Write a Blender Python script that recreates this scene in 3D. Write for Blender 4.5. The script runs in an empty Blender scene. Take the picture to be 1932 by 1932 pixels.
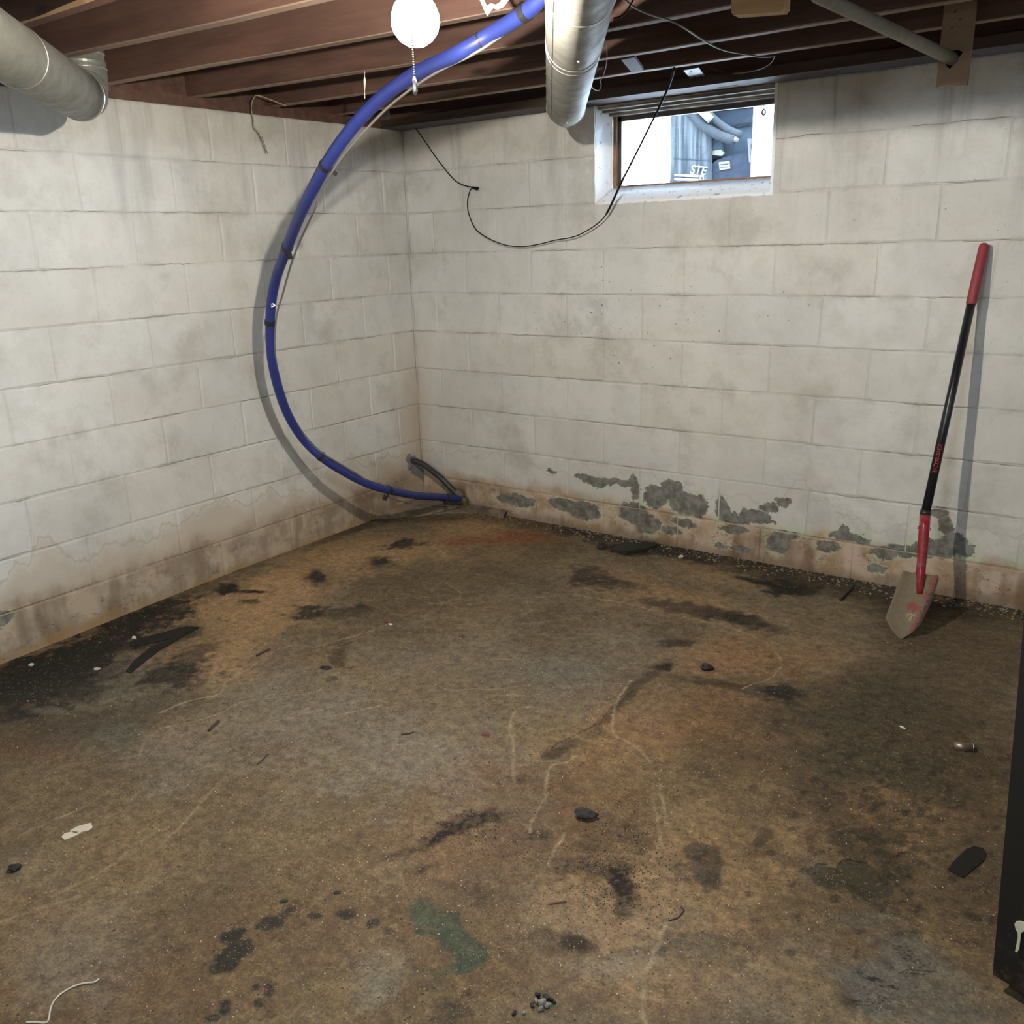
import bpy, bmesh, math, random
import numpy as np
from mathutils import Vector, Matrix
random.seed(7); RNG = np.random.default_rng(7)
S = bpy.context.scene; COL = S.collection

# ---------------------------------------------------------------- camera
CAM = Vector((3.34944, -3.72693, 1.47491)); YAW, PITCH, ROLL, FPX = -0.6314, -0.29501, -0.03187, 1686.64
fw = Vector((math.sin(YAW)*math.cos(PITCH), math.cos(YAW)*math.cos(PITCH), math.sin(PITCH)))
r0 = Vector((math.cos(YAW), -math.sin(YAW), 0)); u0 = r0.cross(fw)
RT = math.cos(ROLL)*r0 + math.sin(ROLL)*u0; UP = -math.sin(ROLL)*r0 + math.cos(ROLL)*u0
cd = bpy.data.cameras.new('camera'); cam = bpy.data.objects.new('camera', cd); COL.objects.link(cam)
cd.sensor_width = 36; cd.lens = FPX/1932*36; cd.clip_start = .02; cd.clip_end = 200
mw = Matrix((RT, UP, -fw)).transposed().to_4x4(); mw.translation = CAM; cam.matrix_world = mw
S.camera = cam

# ---------------------------------------------------------------- light and exposure
S.view_settings.view_transform = 'Standard'; S.view_settings.look = 'None'
S.view_settings.gamma = 1; S.view_settings.use_curve_mapping = False
S.view_settings.exposure = 0.6
W = bpy.data.worlds.new('overcast_sky'); S.world = W; W.use_nodes = True
bg = W.node_tree.nodes['Background']; bg.inputs[0].default_value = (.68, .83, 1, 1); bg.inputs[1].default_value = 54.0
BULB_STRENGTH = 12000.0
def portal(name, loc, rot, sx, sy):          # sampling portals in the main window and the two added fill openings; they give no light of their own
    l = bpy.data.lights.new(name, 'AREA'); l.shape = 'RECTANGLE'; l.size = sx; l.size_y = sy; l.cycles.is_portal = True
    o = bpy.data.objects.new(name, l); o.location = loc; o.rotation_euler = rot; COL.objects.link(o)
portal('sky_portal', (1.565, .16, 1.83), (-math.pi/2, 0, 0), .86, .44)
portal('sky_portal', (2.525, -5.3, 1.82), (math.pi/2, 0, 0), .85, .28)
portal('sky_portal', (5.3, -3.275, 1.82), (0, math.pi/2, 0), .28, .65)
BULB_COLOR = (1, .93, .83)

# ---------------------------------------------------------------- survey helpers: camera ray -> point on a real plane
def ray(px, py): return fw + RT*((px-966)/FPX) - UP*((py-966)/FPX)
def fz(x, y):
    t = min(1, max(0, (-y-1.2)/1.4)); return .045 - .027*t*t*(3-2*t)
def onY(px, py, y): d = ray(px, py); return CAM + d*((y-CAM.y)/d.y)
def onX(px, py, x): d = ray(px, py); return CAM + d*((x-CAM.x)/d.x)
def onZ(px, py, z): d = ray(px, py); return CAM + d*((z-CAM.z)/d.z)
def onF(px, py):
    q = onZ(px, py, .04)
    for _ in range(4): q = onZ(px, py, fz(q.x, q.y))
    return q
def px_size(q): return (q-CAM).dot(fw)/FPX      # metres per photo pixel at q
def near(px, py, q):                             # point on the ray closest to q
    d = ray(px, py).normalized(); return CAM + d*((q-CAM).dot(d))

# ---------------------------------------------------------------- object helpers
def tag(o, label=None, cat=None, group=None, kind=None):
    if label: o['label'] = label
    if cat: o['category'] = cat
    if group: o['group'] = group
    if kind: o['kind'] = kind
    return o
def mesh(name, vs, fs, mat=None, parent=None, smooth=False, link=True):
    me = bpy.data.meshes.new(name); me.from_pydata([tuple(v) for v in vs], [], fs)
    me.update()
    if mat: me.materials.append(mat)
    if smooth: me.polygons.foreach_set('use_smooth', [True]*len(me.polygons))
    o = bpy.data.objects.new(name, me)
    if link: COL.objects.link(o)
    if parent:
        o.parent = parent
        if link: o.matrix_parent_inverse = parent.matrix_basis.inverted()
    return o
def empty(name, loc=(0, 0, 0)):
    o = bpy.data.objects.new(name, None); o.location = loc; o.empty_display_size = .05; COL.objects.link(o); return o
class MB:
    def __init__(s): s.v = []; s.f = []
    def add(s, vs, fs):
        n = len(s.v); s.v += [Vector(v) for v in vs]; s.f += [tuple(n+i for i in f) for f in fs]; return s
    def box(s, a, b, jit=0):
        x0, y0, z0 = a; x1, y1, z1 = b
        J = lambda: random.uniform(-jit, jit)
        vs = [(x+J(), y+J(), z+J()) for x, y, z in ((x0,y0,z0),(x1,y0,z0),(x1,y1,z0),(x0,y1,z0),(x0,y0,z1),(x1,y0,z1),(x1,y1,z1),(x0,y1,z1))]
        return s.add(vs, [(0,3,2,1),(4,5,6,7),(0,1,5,4),(1,2,6,5),(2,3,7,6),(3,0,4,7)])
    def prism(s, pts, off):                    # closed planar outline extruded by vector off
        n = len(pts); off = Vector(off); P = [Vector(p) for p in pts]
        return s.add(P+[p+off for p in P], [tuple(range(n))[::-1], tuple(range(n, 2*n))]+[(i, (i+1) % n, n+(i+1) % n, n+i) for i in range(n)])
    def tube(s, pts, r, n=10, caps=True):
        P = [Vector(p) for p in pts]; R = r if isinstance(r, (list, tuple)) else [r]*len(P)
        prev = None; rings = []
        for i, p in enumerate(P):
            t = (P[min(i+1, len(P)-1)]-P[max(i-1, 0)]).normalized()
            if prev is None:
                a = Vector((0, 0, 1)) if abs(t.z) < .9 else Vector((1, 0, 0)); u = t.cross(a).normalized()
            else: u = (prev - t*prev.dot(t)).normalized()
            prev = u; w = t.cross(u)
            rings.append([p+(u*math.cos(2*math.pi*k/n)+w*math.sin(2*math.pi*k/n))*R[i] for k in range(n)])
        vs = [v for g in rings for v in g]; fs = []
        for i in range(len(P)-1):
            for k in range(n): fs.append((i*n+k, i*n+(k+1) % n, (i+1)*n+(k+1) % n, (i+1)*n+k))
        if caps: fs.append(tuple(range(n))[::-1]); fs.append(tuple((len(P)-1)*n+k for k in range(n)))
        return s.add(vs, fs)
    def build(s, name, mat, parent=None, smooth=False): return mesh(name, s.v, s.f, mat, parent, smooth)
def spline(pts, n=8):
    P = [Vector(p) for p in pts]; out = []
    for i in range(len(P)-1):
        a, b, c, d = P[max(i-1, 0)], P[i], P[i+1], P[min(i+2, len(P)-1)]
        for k in range(n):
            t = k/n; out.append(.5*((2*b)+(c-a)*t+(2*a-5*b+4*c-d)*t*t+(3*b-a-3*c+d)*t**3))
    return out+[P[-1]]
def rock(name, c, r, mat, flat=.6, seed=0, stretch=(1, 1), rot=0, parent=None):
    rg = random.Random(seed); bm = bmesh.new(); bmesh.ops.create_icosphere(bm, subdivisions=2, radius=1)
    ph = [rg.uniform(0, 6) for _ in range(6)]
    for v in bm.verts:
        k = 1+.18*math.sin(3*v.co.x+ph[0])+.16*math.sin(4*v.co.y+ph[1])+.12*math.sin(5*v.co.z+ph[2])+rg.uniform(-.16, .16)
        v.co = Vector((v.co.x*k*stretch[0], v.co.y*k*stretch[1], v.co.z*k*flat))*r
    bmesh.ops.rotate(bm, verts=bm.verts, matrix=Matrix.Rotation(rot, 3, 'Z'))
    zmin = min(v.co.z for v in bm.verts)
    for v in bm.verts: v.co.z = max(v.co.z-zmin*.75, -.001)
    me = bpy.data.meshes.new(name); bm.to_mesh(me); bm.free(); me.materials.append(mat)
    o = bpy.data.objects.new(name, me); o.location = c; COL.objects.link(o)
    if parent: o.parent = parent; o.matrix_parent_inverse = parent.matrix_basis.inverted()
    return o

# ---------------------------------------------------------------- material helpers
class G:
    def __init__(s, name):
        s.m = bpy.data.materials.new(name); s.m.use_nodes = True; s.t = s.m.node_tree
        s.b = s.t.nodes['Principled BSDF']; s.out = s.t.nodes['Material Output']
    def put(s, sock, v):
        if isinstance(v, bpy.types.NodeSocket): s.t.links.new(v, sock)
        elif isinstance(v, (tuple, list)) and len(v) == 3 and sock.type == 'RGBA': sock.default_value = (*v, 1)
        else: sock.default_value = v
    def n(s, typ, **kw):
        nd = s.t.nodes.new(typ)
        for k, v in kw.items(): setattr(nd, k, v)
        return nd
    def math(s, op, a, b=0., c=None, clamp=False):
        nd = s.n('ShaderNodeMath', operation=op, use_clamp=clamp); s.put(nd.inputs[0], a); s.put(nd.inputs[1], b)
        if c is not None: s.put(nd.inputs[2], c)
        return nd.outputs[0]
    def vm(s, op, a, b=(0, 0, 0)):
        nd = s.n('ShaderNodeVectorMath', operation=op); s.put(nd.inputs[0], a); s.put(nd.inputs[1], b)
        return nd.outputs['Value'] if op == 'LENGTH' else nd.outputs[0]
    def noise(s, vec, scale, detail=3, rough=.55, color=False):
        nd = s.n('ShaderNodeTexNoise'); s.put(nd.inputs['Vector'], vec); nd.inputs['Scale'].default_value = scale
        nd.inputs['Detail'].default_value = detail; nd.inputs['Roughness'].default_value = rough
        return nd.outputs['Color' if color else 'Fac']
    def voro(s, vec, scale, out='Distance', feature='F1'):
        nd = s.n('ShaderNodeTexVoronoi', feature=feature); s.put(nd.inputs['Vector'], vec); nd.inputs['Scale'].default_value = scale
        return nd.outputs[out]
    def mr(s, v, a, b, c=0., d=1., smooth=True):
        nd = s.n('ShaderNodeMapRange', interpolation_type='SMOOTHSTEP' if smooth else 'LINEAR'); s.put(nd.inputs[0], v)
        for i, x in enumerate((a, b, c, d)): s.put(nd.inputs[1+i], x)
        return nd.outputs[0]
    def mix(s, f, a, b, mode='MIX'):
        nd = s.n('ShaderNodeMix', data_type='RGBA', blend_type=mode); s.put(nd.inputs[0], f); s.put(nd.inputs[6], a); s.put(nd.inputs[7], b)
        return nd.outputs[2]
    def pos(s): return s.n('ShaderNodeNewGeometry').outputs['Position']
    def obj(s): return s.n('ShaderNodeTexCoord').outputs['Object']
    def rnd(s): return s.n('ShaderNodeObjectInfo').outputs['Random']
    def sep(s, v): return s.n('ShaderNodeSeparateXYZ'), v
    def xyz(s, v):
        nd = s.n('ShaderNodeSeparateXYZ'); s.put(nd.inputs[0], v); return nd.outputs
    def comb(s, x, y, z):
        nd = s.n('ShaderNodeCombineXYZ'); s.put(nd.inputs[0], x); s.put(nd.inputs[1], y); s.put(nd.inputs[2], z); return nd.outputs[0]
    def bump(s, h, strength=.3, dist=.002, normal=None):
        nd = s.n('ShaderNodeBump'); nd.inputs['Strength'].default_value = strength; nd.inputs['Distance'].default_value = dist
        s.put(nd.inputs['Height'], h)
        if normal is not None: s.put(nd.inputs['Normal'], normal)
        return nd.outputs[0]
    def fin(s, color=None, rough=None, metal=None, normal=None, **kw):
        if color is not None: s.put(s.b.inputs['Base Color'], color)
        if rough is not None: s.put(s.b.inputs['Roughness'], rough)
        if metal is not None: s.put(s.b.inputs['Metallic'], metal)
        if normal is not None: s.put(s.b.inputs['Normal'], normal)
        for k, v in kw.items(): s.put(s.b.inputs[k], v)
        return s.m
def simple(name, col, rough=.6, metal=0., var=.15, scale=40, bump=.15, dist=.001):
    g = G(name); p = g.pos(); n = g.noise(p, scale, 4)
    c = g.mix(n, tuple(x*(1-var) for x in col), tuple(min(1, x*(1+var)) for x in col))
    return g.fin(c, rough, metal, g.bump(n, bump, dist))

H = .2032
# ---- painted block wall. side: 'R' uses x,z ; 'L' uses -y,z
def wall_paint(name, side, shapes=None, joint=False):
    g = G(name); p = g.pos(); X = g.xyz(p)
    s_ = X[0] if side == 'R' else g.math('MULTIPLY', X[1], -1.); z = X[2]
    sz = g.comb(s_, z, 0.)
    n1 = g.noise(p, 1.6, 4, .6); n2 = g.noise(p, 9, 4, .6); n3 = g.noise(p, 60, 4, .6); n4 = g.noise(p, 260, 2, .5)
    col = g.mix(g.mr(n1, .35, .68), (.72, .70, .635), (.61, .60, .55))
    col = g.mix(g.math('MULTIPLY', g.mr(n2, .42, .72), .30), col, (.47, .445, .37))
    if not joint: col = g.mix(g.math('MULTIPLY', g.rnd(), .30), col, (.57, .52, .43))
    # vertical grime streaks
    st = g.noise(g.vm('MULTIPLY', p, (9, 9, .9)), 1.0, 4, .6)
    stz = g.mr(z, 1.2, 1.9) if side == 'R' else g.mr(z, 1.3, 1.9)
    col = g.mix(g.math('MULTIPLY', g.mr(st, .50, .72), g.math('MULTIPLY', stz, .55)), col, (.36, .335, .30))
    # mottled brown-grey smudges
    sm = g.noise(g.vm('ADD', p, (3.1, 7.7, 1.3)), 3.2, 5, .68)
    col = g.mix(g.math('MULTIPLY', g.mr(sm, .50, .70), .50), col, (.40, .37, .315))
    col = g.mix(g.math('MULTIPLY', g.mr(n3, .5, .75), .12), col, (.3, .28, .24))
    # dark specks and nicks
    pw = g.vm('ADD', p, g.vm('MULTIPLY', g.noise(p, 45, 3, .7, color=True), (.022, .022, .022))); vs = g.voro(pw, 34)
    dens = g.noise(p, 2.3, 2)
    if side == 'R': dens = g.math('ADD', dens, g.mr(g.vm('LENGTH', g.vm('MULTIPLY', g.vm('SUBTRACT', sz, (1.28, 1.02, 0)), (1/.62, 1/.48, 1))), .2, 1., .30, 0.))
    thr = g.mr(dens, .38, .85, .015, .12, False)
    sel = g.math('GREATER_THAN', g.xyz(g.voro(pw, 34, 'Color'))[0], .52)
    spk = g.math('MULTIPLY', g.math('LESS_THAN', g.math('ADD', vs, g.math('MULTIPLY', g.math('SUBTRACT', n3, .5), .22)), thr), sel)
    fk = g.noise(g.vm('MULTIPLY', pw, (52, 52, 34)), 1., 6, .78)
    spk = g.math('MAXIMUM', spk, g.math('MULTIPLY', g.mr(fk, .685, .70), g.mr(dens, .50, .62)))
    col = g.mix(g.math('MULTIPLY', spk, .82), col, (.07, .062, .048))
    wob = g.math('MULTIPLY', g.math('SUBTRACT', g.noise(sz, 14, 4, .6), .5), .018)
    fr = g.math('ABSOLUTE', g.math('SUBTRACT', g.math('ADD', z, wob), g.math('MULTIPLY', g.math('ROUND', g.math('DIVIDE', z, H)), H)))
    ck = g.math('MULTIPLY', g.mr(fr, .0022, .0004), g.mr(g.noise(g.vm('MULTIPLY', sz, (3.5, 9, 1)), 1., 3), .46, .58))
    col = g.mix(g.math('MULTIPLY', ck, .72), col, (.14, .12, .09))
    dj = g.math('MULTIPLY', g.mr(fr, .022, .0), g.mr(g.noise(sz, 6, 4, .65), .48, .66)); col = g.mix(g.math('MULTIPLY', dj, .35), col, (.33, .30, .24))
    nk = g.mr(g.noise(g.vm('MULTIPLY', p, (26, 26, 26)), 1., 6, .72), .655, .69); col = g.mix(g.math('MULTIPLY', nk, .38), col, (.30, .27, .21))
    h = g.math('ADD', g.math('MULTIPLY', n3, .6), g.math('MULTIPLY', n4, .35)); h = g.math('SUBTRACT', h, g.math('MULTIPLY', ck, 1.2)); h = g.math('ADD', h, g.math('MULTIPLY', n2, 1.6))
    # cream ->tan seepage close to the floor
    wz = g.math('ADD', z, g.math('MULTIPLY', g.math('SUBTRACT', g.noise(sz, 5, 4, .6), .5), .16))
    tide = g.noise(g.comb(s_, 0., 0.), 2.6, 4, .6)
    tz = g.math('ADD', g.math('SUBTRACT', wz, .36), g.math('MULTIPLY', g.math('SUBTRACT', tide, .5), -.55))
    if side == 'L':
        col = g.mix(g.mr(tz, .02, -.06, 0., .55), col, (.50, .40, .28))
        col = g.mix(g.mr(g.math('ABSOLUTE', tz), .010, .001, 0., .38), col, (.38, .30, .19))
        corner = g.mr(s_, .1, 1.5, 1., .35)
        col = g.mix(g.math('MULTIPLY', g.mr(wz, .30, .19), g.math('ADD', .5, g.math('MULTIPLY', corner, .42))), col, g.mix(g.mr(g.noise(p, 9, 4, .65), .4, .62), (.44, .335, .22), (.25, .175, .105)))
        cr = g.math('ABSOLUTE', g.math('SUBTRACT', g.noise(g.vm('MULTIPLY', p, (9, 9, 20)), 1., 5, .62), .5))
        crk = g.math('MULTIPLY', g.math('MULTIPLY', g.mr(cr, .009, .0), g.mr(wz, .24, .18)), g.mr(g.noise(p, 8, 2), .50, .60))
        col = g.mix(g.math('MULTIPLY', crk, .7), col, (.13, .095, .06)); h = g.math('SUBTRACT', h, g.math('MULTIPLY', crk, 3.))
        br = g.mr(g.noise(g.vm('MULTIPLY', p, (7, 7, 2.2)), 1., 3), .48, .66)
        col = g.mix(g.math('MULTIPLY', g.math('MULTIPLY', br, g.mr(wz, .27, .16)), .75), col, (.20, .14, .09))
        col = g.mix(g.math('MULTIPLY', g.mr(wz, .09, .03), .7), col, (.34, .21, .09))
        # faint tan drift on the corner wall, low down
        cz = g.math('MULTIPLY', g.mr(s_, .30, .0), g.mr(z, 1.25, .35))
        col = g.mix(g.math('MULTIPLY', cz, .75), col, (.55, .43, .31))
    else:
        tn = g.mix(g.mr(g.noise(p, 8, 4, .6), .4, .62), (.56, .43, .31), (.40, .27, .155)); col = g.mix(g.mr(wz, .27, .20, 0., .92), col, tn)
        cr = g.math('ABSOLUTE', g.math('SUBTRACT', g.noise(g.vm('MULTIPLY', p, (9, 9, 17)), 1., 5, .62), .5))
        crk = g.math('MULTIPLY', g.math('MULTIPLY', g.mr(cr, .010, .0), g.mr(wz, .24, .18)), g.mr(g.noise(p, 9, 2), .42, .55))
        col = g.mix(g.math('MULTIPLY', crk, .8), col, (.13, .095, .06)); h = g.math('SUBTRACT', h, g.math('MULTIPLY', crk, 3.))
        br = g.mr(g.noise(g.vm('MULTIPLY', p, (6, 6, 2)), 1., 3), .47, .66)
        col = g.mix(g.math('MULTIPLY', g.math('MULTIPLY', br, g.mr(wz, .24, .13)), .85), col, (.20, .12, .06))
        col = g.mix(g.mr(wz, .11, .05, 0., .6), col, (.16, .11, .065))
        # pale mint efflorescence along the first bed joint
        mint = g.math('MULTIPLY', g.mr(g.math('ABSOLUTE', g.math('SUBTRACT', wz, .235)), .05, .0), g.math('MULTIPLY', g.mr(s_, .9, 1.3), g.mr(n2, .40, .6)))
        col = g.mix(g.math('MULTIPLY', mint, .7), col, (.56, .62, .48))
        col = g.mix(g.mr(g.math('ABSOLUTE', tz), .008, .001, 0., .25), col, (.36, .29, .19))
        # tan corner
        cz = g.math('MULTIPLY', g.mr(s_, .12, .0), g.mr(z, 1.3, .5))
        col = g.mix(g.math('MULTIPLY', cz, .55), col, (.58, .46, .34))
    if shapes:
        wv = g.vm('ADD', sz, g.vm('MULTIPLY', g.vm('SUBTRACT', g.noise(sz, 16, 5, .65, color=True), (.5, .5, .5)), (.085, .06, 0)))
        wv = g.vm('ADD', wv, g.vm('MULTIPLY', g.vm('SUBTRACT', g.noise(sz, 60, 4, .7, color=True), (.5, .5, .5)), (.040, .034, 0)))
        m = None
        for (cx, cz_, rx, rz) in shapes:
            d = g.vm('LENGTH', g.vm('MULTIPLY', g.vm('SUBTRACT', wv, (cx, cz_, 0)), (1/rx, 1/rz, 1)))
            m = d if m is None else g.math('MINIMUM', m, d)
        halo = g.mr(m, 1.7, 1.05); col = g.mix(g.math('MULTIPLY', halo, g.math('MULTIPLY', g.mr(n2, .42, .62), .6)), col, (.56, .58, .38))
        pe = g.mr(m, 1.03, .90)
        cc = g.mix(g.mr(g.noise(p, 22, 5, .65), .35, .65), (.10, .095, .078), (.25, .24, .205))
        col = g.mix(g.math('MULTIPLY', pe, .93), col, cc); h = g.math('SUBTRACT', h, g.math('MULTIPLY', pe, 2.5))
    if joint: col = g.mix(.18, col, (.30, .26, .2))
    return g.fin(col, .82, 0., g.bump(h, .55, .0022), **{'Specular IOR Level': .25})
def R2(px, py): q = onY(px, py, 0); return q.x, q.z
def shp(px, py, rx, ry):
    x, z = R2(px, py); x1, _ = R2(px+rx, py); _, z1 = R2(px, py-ry); return (x, z, abs(x1-x), abs(z1-z))
peel = [shp(*a) for a in ((972,943,36,13),(1060,952,26,12),(1100,962,34,17),(1195,968,28,20),(1222,988,26,20),(1102,900,20,8),(1128,912,20,9),
 (1163,909,30,8),(1197,920,10,26),(1236,938,22,24),(1266,925,24,20),(1292,950,34,24),(1322,955,14,24),(1362,958,14,22),(1385,978,32,12),(1425,972,30,11),(1452,958,20,10),
 (1478,948,16,8),(1440,983,24,6),(1290,986,22,9),(1385,998,30,8),(1468,1024,24,20),(1482,1010,24,9),(1562,1030,24,13),(1600,1012,34,10),(1625,1019,22,7),(1590,1000,12,8),(1668,1044,24,12),
 (1652,1074,18,7),(1715,1040,50,12),(1765,1035,44,20),(1800,1022,28,16),(1785,992,14,18),(1772,968,16,12),(1820,1040,20,14),(1362,1030,13,6),(1398,1036,18,6),(1040,890,12,4),(1268,1000,20,6))]
M_R = wall_paint('painted_block_back', 'R'); M_RB = wall_paint('stained_block_back', 'R', peel); M_RJ = wall_paint('painted_mortar_back', 'R', joint=True)
peelL = [(2.42, .19, .10, .035)]
M_L = wall_paint('painted_block_left', 'L'); M_LB = wall_paint('stained_block_left', 'L', peelL); M_LJ = wall_paint('painted_mortar_left', 'L', joint=True)

# ---------------------------------------------------------------- walls of blocks
BL, TOP = .4064, 2.032; XMAX, YMIN = 5.2, -5.2
WX0, WX1, WZ = 1.152, 1.978, 1.6256
wr = MB(); D = .0035
wr.box((-.2, D, -.05), (WX0, .2, TOP)); wr.box((WX1, D, -.05), (XMAX+.2, .2, TOP)); wr.box((WX0, D, -.05), (WX1, .2, WZ))
wall_right = tag(wr.build('wall_right', M_RJ), kind='structure')
wl = MB(); wl.box((-.2, YMIN-.2, -.05), (-D, 0, TOP)); wall_left = tag(wl.build('wall_left', M_LJ), kind='structure')
_bm = {}
def block_mesh(L, hh, mat, key):
    """front face at y=0, faces -y; rounded arris, slightly uneven"""
    k = (round(L, 3), round(hh, 3), mat.name, key)
    if k in _bm: return _bm[k]
    rg = random.Random(hash((round(L, 3), key)) & 0xffff); b = .0055; g2 = .0022
    x0, x1, z0, z1 = g2, L-g2, g2, hh-g2
    vs = [(x0, .05, z0), (x1, .05, z0), (x1, .05, z1), (x0, .05, z1)]
    vs += [(x0, .0036, z0), (x1, .0036, z0), (x1, .0036, z1), (x0, .0036, z1)]
    N = 4; base = len(vs); bx = []
    xs = [x0+b, x0+b*3+.02, (x0+x1)/2, x1-b*3-.02, x1-b]; zs = [z0+b, (z0+z1)/2, z1-b]
    if L < .12: xs = [x0+b, (x0+x1)/2, x1-b]
    for z in zs:
        for x in xs: vs.append((x+rg.uniform(-.0035, .0035), rg.uniform(-.0014, .0016), z+rg.uniform(-.0035, .0035)))
    nx, nz = len(xs), len(zs); I = lambda i, j: base+j*nx+i
    fs = [(0,1,5,4), (1,2,6,5), (2,3,7,6), (3,0,4,7)]
    for j in range(nz-1):
        for i in range(nx-1): fs.append((I(i, j), I(i+1, j), I(i+1, j+1), I(i, j+1)))
    fs.append((4, 5)+tuple(I(i, 0) for i in range(nx-1, -1, -1)))
    fs.append((6, 7)+tuple(I(i, nz-1) for i in range(nx)))
    fs.append((7, 4)+tuple(I(0, j) for j in range(nz))); fs.append((5, 6)+tuple(I(nx-1, j) for j in range(nz-1, -1, -1)))
    me = bpy.data.meshes.new('block'); me.from_pydata(vs, [], fs); me.update(); me.materials.append(mat); _bm[k] = me; return me
def place_block(parent, s0, s1, k, side):
    if s1-s0 < .03: return
    z0 = k*H; hh = H
    low = k <= 2
    mat = (M_RB if low else M_R) if side == 'R' else (M_LB if low else M_L)
    o = bpy.data.objects.new('block', block_mesh(s1-s0, hh, mat, random.randrange(4))); COL.objects.link(o); o.parent = parent
    dy = random.uniform(-.0008, .0008)
    if side == 'R': o.location = (s0, dy, z0)
    else:
        o.rotation_euler = (0, 0, math.pi/2); o.location = (-dy, -s1, z0)   # local x -> +y, front (-y) -> +x
for k in range(10):
    off = 0 if k in (2, 4, 6, 8, 0) else .5
    if k in (7,): off = .5
    ed = [n*BL+off*BL-.03 for n in range(0, 14)]; ed = [0]+[e for e in ed if .06 < e < XMAX]+[XMAX]
    for a, b in zip(ed, ed[1:]):
        if k >= 8:
            if b <= WX0 or a >= WX1: place_block(wall_right, a, b, k, 'R')
            else:
                if a < WX0: place_block(wall_right, a, WX0, k, 'R')
                if b > WX1: place_block(wall_right, WX1, b, k, 'R')
        else: place_block(wall_right, a, b, k, 'R')
    off = 0 if k % 2 else .5
    ed = [n*BL+off*BL-.029 for n in range(0, 12)]; ed = [.0]+[e for e in ed if .06 < e < 4.6]
    for a, b in zip(ed, ed[1:]): place_block(wall_left, a, b, k, 'L')
bead = MB(); bead.tube([(.003, -.003, z) for z in np.linspace(.3, TOP, 30)], .0035, 6); bead.build('corner_bead', M_RJ, wall_right, True)
# walls behind the camera
M_plain = simple('plain_painted_wall', (.55, .52, .45), .85, scale=6)
def holed(name, axis, c0, c1, lo, hi, w0, w1, zw0, zw1):
    m = MB()
    def b(a0, a1, z0, z1): m.box((a0, c0, z0), (a1, c1, z1)) if axis == 'x' else m.box((c0, a0, z0), (c1, a1, z1))
    b(lo, w0, -.05, TOP+.25); b(w1, hi, -.05, TOP+.25); b(w0, w1, -.05, zw0); b(w0, w1, zw1, TOP+.25)
    tag(m.build(name, M_plain), kind='structure')
holed('wall_near', 'y', XMAX, XMAX+.2, YMIN-.2, 0, -3.60, -2.95, 1.68, 1.96)
holed('wall_behind', 'x', YMIN-.2, YMIN, 0, XMAX, 2.1, 2.95, 1.68, 1.96)  # openings in both unseen walls, added to let in fill daylight
M_wf = simple('fill_window_frame', (.6, .6, .57), .6)
def frame(name, fn):  # frames for the two added fill windows
    r = empty(name); r['kind'] = 'structure'
    for a, b in fn: MB().box(a, b).build('frame_rail', M_wf, r)
frame('fill_window_2', [((2.1, YMIN-.12, 1.68), (2.95, YMIN-.08, 1.70)), ((2.1, YMIN-.12, 1.94), (2.95, YMIN-.08, 1.96)), ((2.1, YMIN-.12, 1.70), (2.12, YMIN-.08, 1.94)), ((2.93, YMIN-.12, 1.70), (2.95, YMIN-.08, 1.94))])
frame('fill_window_3', [((XMAX+.08, -3.60, 1.68), (XMAX+.12, -2.95, 1.70)), ((XMAX+.08, -3.60, 1.94), (XMAX+.12, -2.95, 1.96)), ((XMAX+.08, -3.60, 1.70), (XMAX+.12, -3.58, 1.94)), ((XMAX+.08, -2.97, 1.70), (XMAX+.12, -2.95, 1.94))])

# ---------------------------------------------------------------- floor: dense mesh, stains and wear as its own colours
def hsh(ix, iy, s):
    n = (ix*374761393+iy*668265263+s*982451653) & 0xffffffff
    n = ((n ^ (n >> 13))*1274126177) & 0xffffffff
    return ((n ^ (n >> 16)) & 0xffff)/65535.
def vnoise(x, y, s):
    ix = np.floor(x).astype(np.int64); iy = np.floor(y).astype(np.int64); fx = x-ix; fy = y-iy
    fx = fx*fx*(3-2*fx); fy = fy*fy*(3-2*fy)
    return (hsh(ix, iy, s)*(1-fx)+hsh(ix+1, iy, s)*fx)*(1-fy)+(hsh(ix, iy+1, s)*(1-fx)+hsh(ix+1, iy+1, s)*fx)*fy
def fbm(x, y, f, o=4, s=0, r=.55):
    a = 1; t = 0; v = 0
    for i in range(o): v = v+a*vnoise(x*f+13.7*i, y*f+7.1*i, s+i); t += a; a *= r; f *= 2
    return v/t
ST = .005
gx = np.concatenate([[-.02], np.arange(0, 3.45, ST), np.linspace(3.46, XMAX, 20)]); gy = np.concatenate([np.linspace(YMIN, -3.31, 20), np.arange(-3.3, 0, ST), [0., .02]])
nx, ny = len(gx), len(gy); GX, GY = np.meshgrid(gx, gy); X = GX.ravel(); Y = GY.ravel()
sms = lambda a, b, v: (lambda t: t*t*(3-2*t))(np.clip((v-a)/(b-a), 0, 1))
Zt = np.clip((-Y-1.2)/1.4, 0, 1); Z = .045-.027*Zt*Zt*(3-2*Zt)
n_a = fbm(X, Y, 1.3, 5, 1); n_b = fbm(X, Y, 4, 5, 11); n_c = fbm(X, Y, 18, 4, 21); n_d = fbm(X, Y, 70, 2, 31)
wx = fbm(X, Y, 9, 4, 41)-.5; wy = fbm(X, Y, 9, 4, 51)-.5; w2x = fbm(X, Y, 34, 3, 61)-.5; w2y = fbm(X, Y, 34, 3, 71)-.5
C = np.empty((len(X), 3)); A = lambda *c: np.array(c)
brown, tan, greyc = A(.148, .116, .073), A(.205, .162, .100), A(.172, .153, .120)
C[:] = brown
def blend(mask, col): C[:] = C*(1-mask[:, None])+np.asarray(col)*mask[:, None]
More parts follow.
